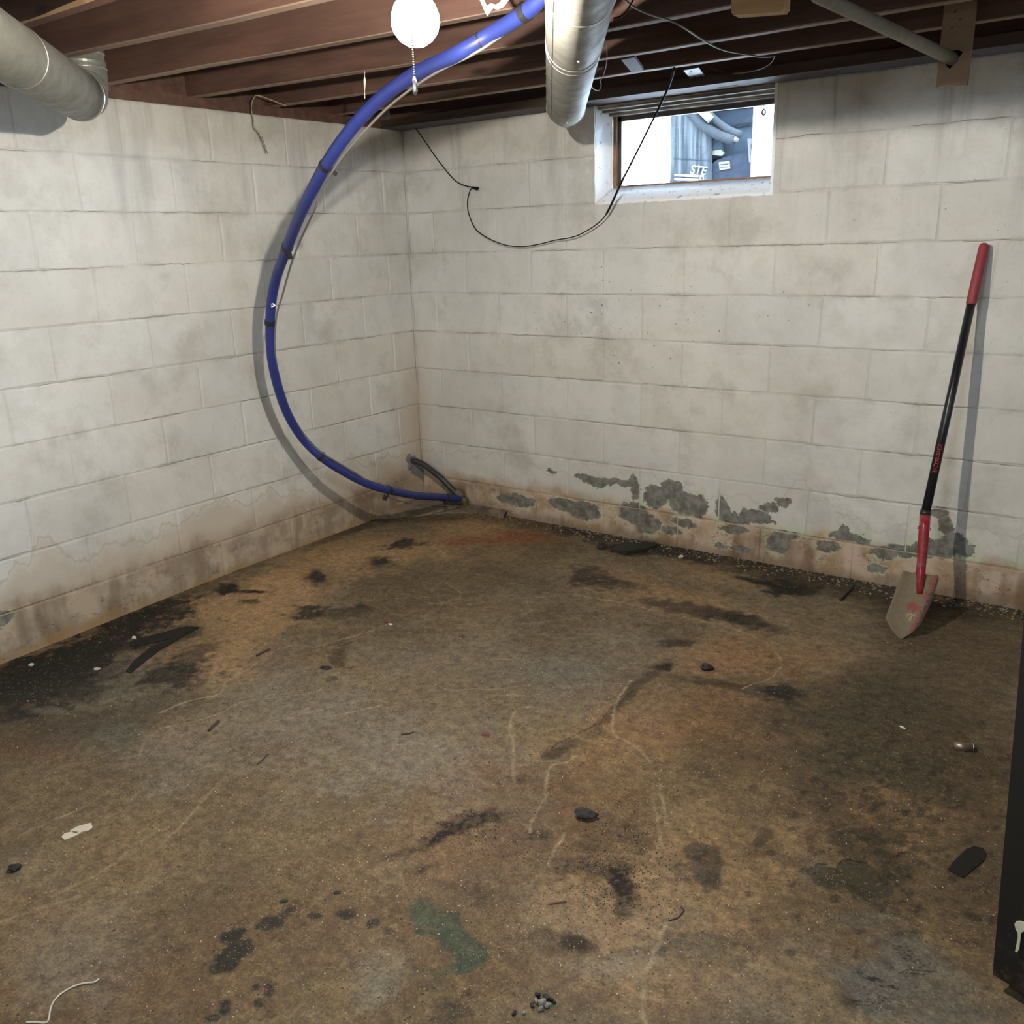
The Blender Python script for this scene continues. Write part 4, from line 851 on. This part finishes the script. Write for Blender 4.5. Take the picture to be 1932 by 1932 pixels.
# thin jagged white piece at the joist near lamp
sp = [(903,-6),(909,8),(914,20),(919,30),(924,22),(930,15),(938,18),(948,14),(956,4),(962,-6),(950,-8),(944,4),(935,9),(926,6),(918,12),(912,-2)]
o = MB().prism([near(x, y_, onY(x, y_, -1.80)) for x, y_ in sp], (.0, .002, 0)).build('jagged_white_piece', simple('jagged_white', (.85, .82, .75), .5)); tag(o, 'thin jagged white piece at the joist beside the lamp', 'scrap')
# steel straps
for k, (pts, lab, mt) in enumerate((([(1289,133),(1318,128),(1334,149),(1308,154)], 'bright perforated steel strap between the joists above the window', simple('dusty_strap_steel', (.17, .155, .15), .6, .3)),
                                   ([(1172,113),(1197,108),(1214,132),(1192,137)], 'dark wood cleat between the joists right of the middle duct', simple('dark_cleat_wood', (.07, .05, .045), .8)))):
    o = MB().prism([onZ(x, y_, 2.066) for x, y_ in pts], (0, 0, .003 if k == 0 else .01)).build('steel_strap' if k == 0 else 'wood_cleat', mt); tag(o, lab, 'strap' if k == 0 else 'cleat')
    if k == 0:
        for x, y_ in ((1311,145),(1322,144),(1304,135)):
            c = onZ(x, y_, 2.0655); MB().tube([c, c-Vector((0, 0, .001))], .004, 8).build('nail_hole', M_gap, o)
# pipe and its board
bo = empty('hanger_board', onY(1805, 100, -.43)); tag(bo, 'brown board nailed to the joist holding up the end of the grey pipe', 'board')
yB = -.425
c = [onY(x, y_, yB) for x, y_ in ((1782,8),(1843,0),(1824,160),(1765,166))]
mid_ = [c[3].lerp(c[2], .35)+Vector((0, 0, .006))]
MB().prism([c[0], c[1], c[2]]+mid_+[c[3]], (0, .022, 0)).build('board_body', M_board, bo)
for x, y_ in ((1812,36),(1796,52),(1802,22)):
    q = onY(x, y_, yB-.001); MB().tube([q, q+Vector((0, .003, 0))], .0045, 8).build('nail_head', M_rust, bo)
pend = onY(1799, 112, yB+.01); pA = CAM+ray(1562, 0)*2.30; pdir = (pA-pend).normalized(); pB = pA+pdir*.05
ho = MB().tube([onY(1802, 113, yB-.0012), onY(1802, 113, yB+.004)], .027, 20).build('pipe_hole', M_gap, bo)
M_con = simple('dusty_grey_pipe', (.29, .275, .225), .7, .1, .35, 35, .3, .002)
cp = MB().tube([pend, pend.lerp(pB, .5), pB, pB+pdir*.02+Vector((0, 0, .012)), pB+pdir*.028+Vector((0, 0, .03)), pB+pdir*.03+Vector((0, 0, .2))], .0185, 20).build('grey_pipe', M_con, None, True); tag(cp, 'dusty grey pipe slanting under the joists into the brown hanger board', 'pipe')
# pine block
yK = -1.545; c = [onY(x, y_, yK) for x, y_ in ((1380,-60),(1484,-75),(1480,14),(1474,22),(1384,29),(1380,24))]
o = MB().prism(c, (0, .036, 0)).build('pine_block', M_new); tag(o, 'yellow pine block fixed to the joist at the top of the photo', 'block')

# ---------------------------------------------------------------- shovel
sh = empty('shovel', (2.729, -.506, .045)); tag(sh, 'long-handled shovel with red grip and muddy blade leaning on the wall', 'shovel')
T = onY(1857, 460, -.028); 
mid1 = onX(1833, 575, T.x-.004); 
Sx = lambda px, py, x: onX(px, py, x)
def lerp_on(px, py, t):   # point on the shaft line plane nearest to straight line T->S0
    return near(px, py, T.lerp(S0, t))
S0 = near(1737, 1082, Vector((2.738, -.325, .25)))
gt = lerp_on(1832, 575, .19); co = lerp_on(1746, 968, .80); c1 = lerp_on(1744, 975, .815); so = lerp_on(1736, 1045, .94)
M_red = (lambda g: g.fin(g.mix(g.mr(g.noise(g.pos(), 25, 4), .4, .7), (.30, .035, .045), (.20, .035, .04)), .6, 0., g.bump(g.noise(g.pos(), 90, 3), .15, .001)))(G('red_grip'))
M_redp = (lambda g: g.fin(g.mix(g.mr(g.noise(g.pos(), 35, 4), .48, .70), (.30, .018, .03), (.26, .12, .10)), g.mr(g.noise(g.pos(), 20, 3), .3, .7, .25, .5), 0.))(G('red_enamel'))
M_shaft = simple('black_fibreglass', (.012, .013, .015), .32, 0, .3)
ax = (S0-T).normalized()
MB().tube([T-ax*.002, T+ax*.004, T+ax*.015, T.lerp(gt, .5), gt-ax*.006, gt], [.008, .015, .0165, .0178, .018, .0165], 20).build('grip', M_red, sh, True)
MB().tube([gt-ax*.01, gt.lerp(co, .5), co], [.0150, .0158, .0165], 20).build('shaft', M_shaft, sh, True)
MB().tube([co-ax*.012, co, co+ax*.006], [.0185, .0195, .0195], 20).build('collar', M_black, sh, True)
S1 = near(1735, 1120, Vector((2.737, -.365, .19)))
MB().tube([co+ax*.004, co.lerp(S0, .3), co.lerp(S0, .62), co.lerp(S0, .85), S0, S1], [.0190, .0188, .0182, .0165, .0165, .010], 20).build('socket', M_redp, sh, True)
for s_ in (-1, 1):
    q = co.lerp(S0, .25)+Vector((s_*.0185, -.004, 0)); MB().tube([q, q+Vector((s_*.004, 0, 0))], .005, 8).build('rivet', M_redp, sh)
tip = onF(1699, 1205)+Vector((0, 0, .001))
w_ = Vector((1, 0, 0)); up_ = (S0-tip).normalized(); nrm = w_.cross(up_).normalized()
if nrm.y > 0: nrm = -nrm
def onB(px, py): d = ray(px, py); return CAM+d*((tip-CAM).dot(nrm)/d.dot(nrm))
rowsL = [(1704,1074),(1703,1079),(1695,1098),(1688,1118),(1679,1143),(1670,1166),(1680,1184),(1690,1198),(1698,1205.5)]
rowsR = [(1768,1083),(1771,1088),(1769,1100),(1763,1118),(1754,1143),(1745,1162),(1736,1180),(1718,1195),(1700.5,1205.5)]
NB = 14; vs = []
for i, (a, b) in enumerate(zip(rowsL, rowsR)):
    A_, B_ = onB(*a), onB(*b); wdt = (B_-A_).length
    for k in range(NB+1):
        t = k/NB; q = A_.lerp(B_, t); dish = (1-(2*t-1)**2)*wdt*.13
        ridge = .012*math.exp(-((t-.47)/.12)**2)*max(0, 1-i/5.)
        roll = (.010 if i == 0 else .003 if i == 1 else 0)*(1 if abs(t-.5) > .2 else 0)
        vs.append(q-nrm*(dish)+nrm*(ridge+.0)-nrm*roll)
nr = len(rowsL); off_ = nrm*-.0022; n0 = len(vs); vs2 = vs+[v+off_ for v in vs]; W1 = NB+1
fs = []
for i in range(nr-1):
    for k in range(NB):
        a = i*W1+k; fs.append((a, a+1, a+W1+1, a+W1)); fs.append((n0+a, n0+a+W1, n0+a+W1+1, n0+a+1))
for i in range(nr-1): a = i*W1; fs.append((a, a+W1, n0+a+W1, n0+a)); a = i*W1+NB; fs.append((a, n0+a, n0+a+W1, a+W1))
for k in range(NB): fs.append((k, n0+k, n0+k+1, k+1)); a = (nr-1)*W1+k; fs.append((a, a+1, n0+a+1, n0+a))
g = G('muddy_red_blade'); p = g.pos(); n = g.noise(p, 26, 5, .65); nf_ = g.noise(p, 120, 3)
mud = g.mix(g.noise(p, 60, 4), (.15, .115, .07), (.235, .19, .12)); red = (.26, .06, .055)
rdot = onB(1722, 1142); m1 = g.mr(g.vm('LENGTH', g.vm('ADD', g.vm('SUBTRACT', p, tuple(rdot)), g.vm('MULTIPLY', g.vm('SUBTRACT', g.noise(p, 40, 3, color=True), (.5, .5, .5)), (.05, .05, .05)))), .030, .020)
e0, e1_ = onB(1768, 1095), onB(1728, 1188)
ed_ = (e1_-e0); en = nrm.cross(ed_).normalized()
if (onB(1700, 1140)-e0).dot(en) < 0: en = -en
dp = g.n('ShaderNodeVectorMath', operation='DOT_PRODUCT'); g.put(dp.inputs[0], g.vm('SUBTRACT', p, tuple(e0))); dp.inputs[1].default_value = tuple(en)
edm = g.mr(g.math('ADD', dp.outputs['Value'], g.math('MULTIPLY', g.math('SUBTRACT', n, .5), .09)), .026, .012)
m1 = g.math('MAXIMUM', m1, g.math('MULTIPLY', edm, g.mr(nf_, .35, .5)))
c_ = g.mix(g.math('MULTIPLY', m1, .85), mud, red); c_ = g.mix(g.mr(g.math('ADD', dp.outputs['Value'], g.math('MULTIPLY', g.math('SUBTRACT', nf_, .5), .05)), .007, .002, 0., .9), c_, (.035, .035, .035))
yl = onB(1716, 1160); m2 = g.math('MULTIPLY', g.mr(g.vm('LENGTH', g.vm('SUBTRACT', p, tuple(yl))), .030, .012), g.mr(g.noise(p, 130, 3), .48, .56)); c_ = g.mix(m2, c_, (.52, .44, .24))
bl = g.fin(c_, .8, 0., g.bump(n, .5, .003))
blade = mesh('blade', vs2, fs, bl, sh, True)
# lettering on the shaft, reading upward, facing the camera
def on_shaft(px, py):
    best = None; q = near(px, py, T.lerp(S0, .5)); 
    dirn = ray(px, py); 
    # closest approach of ray and shaft axis
    a_ = ax; w0 = CAM-T; A_, B_, Cc, D_, E_ = dirn.dot(dirn), dirn.dot(a_), a_.dot(a_), dirn.dot(w0), a_.dot(w0)
    s_ = (B_*E_-Cc*D_)/(A_*Cc-B_*B_); return CAM+dirn*s_
def ax_at(py):
    b = min((abs(966-FPX*(T.lerp(S0, t)-CAM).dot(UP)/(T.lerp(S0, t)-CAM).dot(fw)-py), t) for t in np.linspace(0, 1, 800)); return co.lerp(gt, 0) and (gt+(co-gt)*((b[1]-.19)/(.80-.19)))
l0 = ax_at(888); l1 = ax_at(836)
dv_ = (l1-l0); tl = dv_.length; vdir = (l0-CAM).normalized(); zdir = vdir.cross(dv_.normalized())
fcen = l0-vdir*.0162
lt_ = text3d('lettering', 'RAZOR-BACK', Vector((0, 0, 0)), dv_, (0, 0, 1), 1.0, simple('red_print', (.45, .03, .04), .5), sh, ext=.0)
bbw = max(v.co.x for v in lt_.data.vertices)-min(v.co.x for v in lt_.data.vertices); sc__ = tl/bbw; hgt = max(v.co.y for v in lt_.data.vertices)*sc__
zd = dv_.normalized(); nn_ = -(vdir-zd*vdir.dot(zd)).normalized(); yd = nn_.cross(zd)   # letters stand across the shaft
ys = 1.25
for v in lt_.data.vertices:
    a_, b__ = v.co.x*sc__, v.co.y*sc__*ys-hgt*ys/2; an = max(-1.2, min(1.2, b__/.0162)); 
    v.co = (l0+zd*a_+yd*(math.sin(an)*.0164)+nn_*(math.cos(an)*.0166))
lt_.matrix_basis = Matrix(); 

# ---------------------------------------------------------------- black cabinet, right edge
M_cab = (lambda g: g.fin(g.mix(g.mr(g.math('MULTIPLY', g.noise(g.pos(), 30, 4, .7), g.mr(g.xyz(g.pos())[2], .30, .0, .75, 1.3)), .52, .75), (.009, .009, .008), (.05, .033, .02)), .5, 0.))(G('black_enamel'))
cb = onF(1870, 1866); cab = empty('black_cabinet', cb); tag(cab, 'tall black cabinet with a white paint drip at the right edge', 'cabinet')
cb.z = fz(cb.x, cb.y)-.0
def rotp(v, a): return Vector((v.x+v.z*a, v.y, v.z))
lean = -.047; yaw_ = -.30; cz_, sz_ = math.cos(yaw_), math.sin(yaw_)
def CB(a, b, name, mat, jit=0):
    m = MB().box(a, b, jit); m.v = [Vector((cb.x+(v.x*cz_-v.y*sz_)+lean*v.z, cb.y+(v.x*sz_+v.y*cz_), cb.z+v.z)) for v in m.v]; return m.build(name, mat, cab)
CB((.004, .012, .03), (.70, .5, 1.38), 'body', M_cab); CB((0, 0, .035), (.70, .014, 1.36), 'door', M_cab)
CB((.0, -.004, 1.36), (.71, .51, 1.39), 'top', M_cab); CB((.02, .03, 0), (.68, .48, .03), 'plinth', M_cab)
CB((.60, -.03, .75), (.62, 0, .90), 'handle', M_box)
def cabpt(px, py):
    n_ = Vector((sz_, -cz_, 0)); n_ = Vector((-sz_*-1, -cz_, 0)); n_ = Vector((sz_, -cz_, 0)); d = ray(px, py); c0_ = cb+n_*.0065; return CAM+d*((c0_-CAM).dot(n_)/d.dot(n_))
dp_ = [(1914,1744),(1917,1739),(1924,1738),(1934,1741),(1934,1757),(1929,1758),(1926,1762),(1925,1775),(1923,1790),(1919,1797),(1915,1795),(1917,1785),(1920,1770),(1920,1760),(1916,1753)]
MB().prism([cabpt(*q) for q in dp_], (0, .002, 0)).build('paint_drip', simple('cream_paint', (.62, .60, .45), .5), cab)

# ---------------------------------------------------------------- litter on the floor
M_coal = simple('black_stone', (.022, .02, .018), .6, 0, .5, 120, .5, .002); M_coal2 = simple('rough_dark_rock', (.038, .033, .028), .85, 0, .6, 90, .8, .004); M_stone = simple('grey_stone', (.26, .25, .21), .85, 0, .3, 120, .4, .001); M_twig = simple('dark_twig', (.055, .035, .025), .8)
M_chip = simple('cream_paint_chip', (.62, .55, .42), .7, 0, .2, 120); M_rch = simple('rust_flake', (.16, .07, .045), .8, 0, .3, 90)
def drock(name, px, py, rpx, mat, lab, cat='stone', st=(1, 1), rot=0, flat=.6, seed=0, group=None):
    q = onF(px, py); o = rock(name, q-Vector((0, 0, .0005)), rpx*px_size(q), mat, flat, seed, st, rot); tag(o, lab, cat, group); return o
drock('dark_stone', 1107, 1543, 19, M_coal2, 'black rough stone lying in the front middle of the floor', st=(1.2, .72), rot=.3, seed=41, flat=.5)
drock('dark_stone', 27, 1642, 11, M_coal, 'small black stone at the far left of the front floor', st=(1.1, .8), rot=.5, seed=2)
drock('dark_stone', 1135, 1035, 9, M_coal, 'small black stone at the foot of the window wall', seed=3, flat=.8)
drock('charcoal_piece', 1333, 1265, 11, M_coal, 'flat charcoal piece right of the floor centre', 'charcoal', st=(1.3, .5), rot=.35, seed=4)
drock('black_chip', 537, 1700, 7, M_coal, 'black chip above the left row of damp spots', 'chip', st=(1.2, .5), rot=.9, seed=5, flat=.25)
drock('black_chip', 637, 1684, 6, M_coal, 'black chip above the round damp spot left of the green patch', 'chip', st=(1.1, .7), rot=.6, seed=6, flat=.25)
drock('black_chip', 613, 1261, 8, M_coal, 'black chip beside the oval damp spot near the back', 'chip', st=(1.3, .5), rot=.3, seed=7, flat=.3)
drock('pale_pebble', 1284, 1053, 5, M_chip, 'pale pebble on the dirt along the window wall', 'pebble', seed=8)
drock('pale_pebble', 60, 1257, 5, M_chip, 'pale pebble on the black mould by the left wall, leftmost', 'pebble', seed=9)
drock('pale_pebble', 254, 1205, 4.5, M_chip, 'pale pebble near the torn dark sheet by the left wall', 'pebble', seed=10)
drock('pale_pebble', 184, 1264, 4.5, M_chip, 'elongated pale chip on the front edge of the black mould', 'pebble', st=(1.5, .5), rot=.8, seed=11)
drock('rust_flake', 917, 1387, 9, M_rch, 'rusty brown flake in the middle of the floor', 'flake', st=(1.2, .6), rot=.2, seed=12, flat=.3)
drock('rust_flake', 1131, 1365, 6, M_rch, 'small rust flake beside the long crack in the floor centre', 'flake', seed=13, flat=.3)
drock('debris_bit', 733, 1174, 9, M_rch, 'dark red bit of debris left of the pale scratches', 'debris', st=(1.3, .6), seed=14, flat=.35)
drock('pale_chip', 736, 1178, 4, M_white, 'tiny white chip touching the dark red bit of debris', 'chip', st=(1.2, .6), seed=15, flat=.3)
o_ = drock('pale_chip', 1703, 1373, 5, M_white, 'thin white chip on the darker floor in the right half', 'chip', st=(1.6, .45), rot=-.45, seed=16, flat=.3)
def stick(pts, r, mat, lab, name='twig'):
    o = MB().tube([onF(a, b)+Vector((0, 0, r*.9)) for a, b in pts], r, 6).build(name, mat); tag(o, lab, 'twig'); return o
stick([(1037,1707),(1053,1704),(1069,1702)], .0022, M_rch, 'thin reddish twig in front of the sandy patch')
stick([(394,1381),(403,1372),(413,1363)], .005, M_twig, 'short dark twig in the left half of the floor')
stick([(1586,1134),(1598,1121),(1610,1108)], .007, M_coal, 'black stick lying left of the shovel blade')
stick([(757,1386),(773,1385),(781,1382)], .002, M_twig, 'tiny thin twig near the floor centre left')
stick([(484,1239),(497,1232),(510,1226)], .004, M_twig, 'brown splinter in the scatter left of the oval damp spot')
stick([(486,1443),(496,1434),(506,1424)], .002, M_twig, 'very thin dark splinter on the front left floor')
stick([(1262,1738),(1280,1732),(1291,1718),(1285,1712)], .0015, M_twig, 'thin curled dark fibre at the front right floor')
ba = MB().prism([onF(a, b)+Vector((0, 0, .002)) for a, b in ((1152,1042),(1165,1034),(1200,1030),(1236,1028),(1238,1034),(1215,1041),(1180,1046))], (0, 0, .014)).build('bark_strip', M_coal); tag(ba, 'strip of black rotten wood at the foot of the window wall', 'wood')
# torn dark sheet on the mould
M_sheet = simple('dark_wet_sheet', (.022, .021, .018), .55, 0, .5, 30, .4, .003)
M_sheet.node_tree.nodes['Principled BSDF'].inputs['Specular IOR Level'].default_value = .1
for pts, lab in (([(376,1184),(352,1183),(300,1196),(246,1212),(243,1222),(290,1214),(330,1204)], 'narrow strip of torn dark sheet near the left wall'),
                 ([(376,1186),(338,1206),(305,1225),(275,1248),(247,1271),(238,1268),(252,1248),(285,1222),(330,1203)], 'curved torn dark sheet strip, the longer of the two near the left wall')):
    o = MB().prism([onF(a, b)+Vector((0, 0, .001)) for a, b in pts], (0, 0, .0025)).build('torn_sheet', M_sheet); tag(o, lab, 'sheet')
o = MB().prism([onF(a, b)+Vector((0, 0, .001)) for a, b in ((1787,1642),(1800,1626),(1822,1604),(1838,1598),(1855,1602),(1861,1612),(1855,1626),(1838,1640),(1817,1657),(1808,1653))], (0, 0, .002)).build('dark_scrap', simple('dark_damp_scrap', (.011, .008, .005), .95, 0, .6, 60, .5, .004)); tag(o, 'flat dark brown scrap at the right beside the black cabinet', 'scrap')
# cream chip: two broken pieces
for pts, lab in (([(116,1581),(122,1574),(134,1571),(146,1570),(149,1575),(138,1580),(122,1586)], 'left half of the broken cream paint chip at the front left'),
                 ([(132,1569),(146,1561),(160,1557),(172,1554),(175,1562),(168,1568),(154,1571),(148,1575),(140,1573)], 'right half of the broken cream paint chip at the front left')):
    o = MB().prism([onF(a, b)+Vector((0, 0, .001)) for a, b in pts], (0, 0, .0022)).build('paint_chip', M_chip); tag(o, lab, 'chip')
# white wire, bottom left
q = [onF(a, b)+Vector((0, 0, .003)) for a, b in ((187,1849),(178,1855),(160,1857),(145,1861),(128,1869),(112,1880),(101,1893),(95,1908),(90,1930),(70,1931),(50,1931))]
o = MB().tube(spline(q, 5), .0020, 6).build('pale_wire', simple('pale_wire_insulation', (.62, .58, .46), .5), None, True); tag(o, 'pale curved wire on the floor in the bottom left corner', 'wire')
# metal ferrule
a = onF(1799, 1413)+Vector((0, 0, .0105)); b = onF(1834, 1416)+Vector((0, 0, .0105))
fe = empty('metal_ferrule', a); tag(fe, 'short shiny metal tube lying on the right floor', 'tube')
M_cu = simple('dull_copper_tube', (.30, .23, .18), .4, .7)
MB().tube([a, b], .0115, 20).build('tube_body', M_cu, fe, True); MB().tube([b-(b-a)*.02, b+(b-a)*.03], .0122, 20).build('tube_rim', M_screw, fe, True)
# rubble pile
rg = random.Random(21)
for k, (x, y_, r, mt) in enumerate(((1022,1897,8,0),(1012,1890,6,0),(1031,1899,6,0),(1020,1906,6,0),(1004,1899,5,1),(1040,1888,5,1),(1030,1883,6,1),(1014,1880,6,1),(1026,1891,5,0),(1038,1898,4,0),(988,1912,4,0),(970,1914,5,1),(1046,1893,4,1))):
    drock('rubble_stone', x, y_, r, M_stone if mt == 0 else M_coal, 'small '+('pale' if mt == 0 else 'blackened')+' rubble stone in the heap at the bottom middle', seed=100+k, st=(rg.uniform(.8, 1.2), rg.uniform(.7, 1.1)), rot=rg.uniform(0, 3), flat=.8, group='rubble stones, '+('pale' if mt == 0 else 'blackened'))
# flakes fallen along the window wall, crumbs over the floor : uncountable
def scatter(name, pts, mat, smin, smax, lab, cat, seed, flat=.3):
    rg = random.Random(seed); m = MB()
    for (x, y_) in pts:
        s = rg.uniform(smin, smax); t = rg.uniform(0, 6.28); z = fz(x, y_); k = rg.choice((4, 5)); th = s*flat
        ring = [(x+s*rg.uniform(.6, 1.1)*math.cos(t+6.283*i/k), y_+s*rg.uniform(.6, 1.1)*math.sin(t+6.283*i/k)) for i in range(k)]
        tl_ = rg.uniform(-.4, .4)
        m.add([(a, b, z+.0002+max(0, (a-x)*tl_)) for a, b in ring]+[(x+(a-x)*.7, y_+(b-y_)*.7, z+th+.0006+max(0, (a-x)*tl_)) for a, b in ring],
              [tuple(range(k, 2*k))]+[(i, (i+1) % k, k+(i+1) % k, k+i) for i in range(k)])
    o = m.build(name, mat); tag(o, lab, cat, kind='stuff'); return o
rg = random.Random(31)
def along(n, lo, hi):
    out = []
    while len(out) < n:
        x = rg.uniform(.35, 3.3); d = abs(rg.gauss(0, .06))
        if rg.random() < (.25 if x < .9 else 1.) and d < .3: out.append((x, -.004-d))
    return out
scatter('fallen_paint_flakes', along(800, 0, 1), simple('fallen_flake_paint', (.30, .25, .17), .8, 0, .3, 90), .0015, .0075, 'pale paint flakes fallen in a line along the foot of the window wall', 'flakes', 1, .25)
scatter('black_crumbs', along(1100, 0, 1), M_coal, .002, .006, 'black crumbs of rot along the foot of the window wall', 'crumbs', 2, .6)
def scat_px(n, cx, cy, sx, sy, seed):
    rg = random.Random(seed); o = []
    for _ in range(n):
        px, py = rg.gauss(cx, sx), rg.gauss(cy, sy)
        if py < 1120 or py > 1932 or px < 0 or px > 1880: continue
        q = onF(px, py)
        if q.x > .02 and q.y < -.02: o.append((q.x, q.y))
    return o
scatter('dark_grit', scat_px(900, 1170, 1640, 60, 60, 1)+scat_px(900, 900, 1400, 500, 260, 2)+scat_px(260, 880, 1565, 60, 18, 3)+scat_px(300, 1650, 1560, 140, 150, 4), M_coal, .0006, .0021, 'dark grit sprinkled over the concrete floor', 'grit', 5, .7)
scatter('pale_grit', scat_px(700, 1000, 1500, 480, 280, 7)+scat_px(160, 300, 1180, 160, 40, 8), M_chip, .0008, .0022, 'pale sand grains sprinkled over the concrete floor', 'grit', 6, .7)
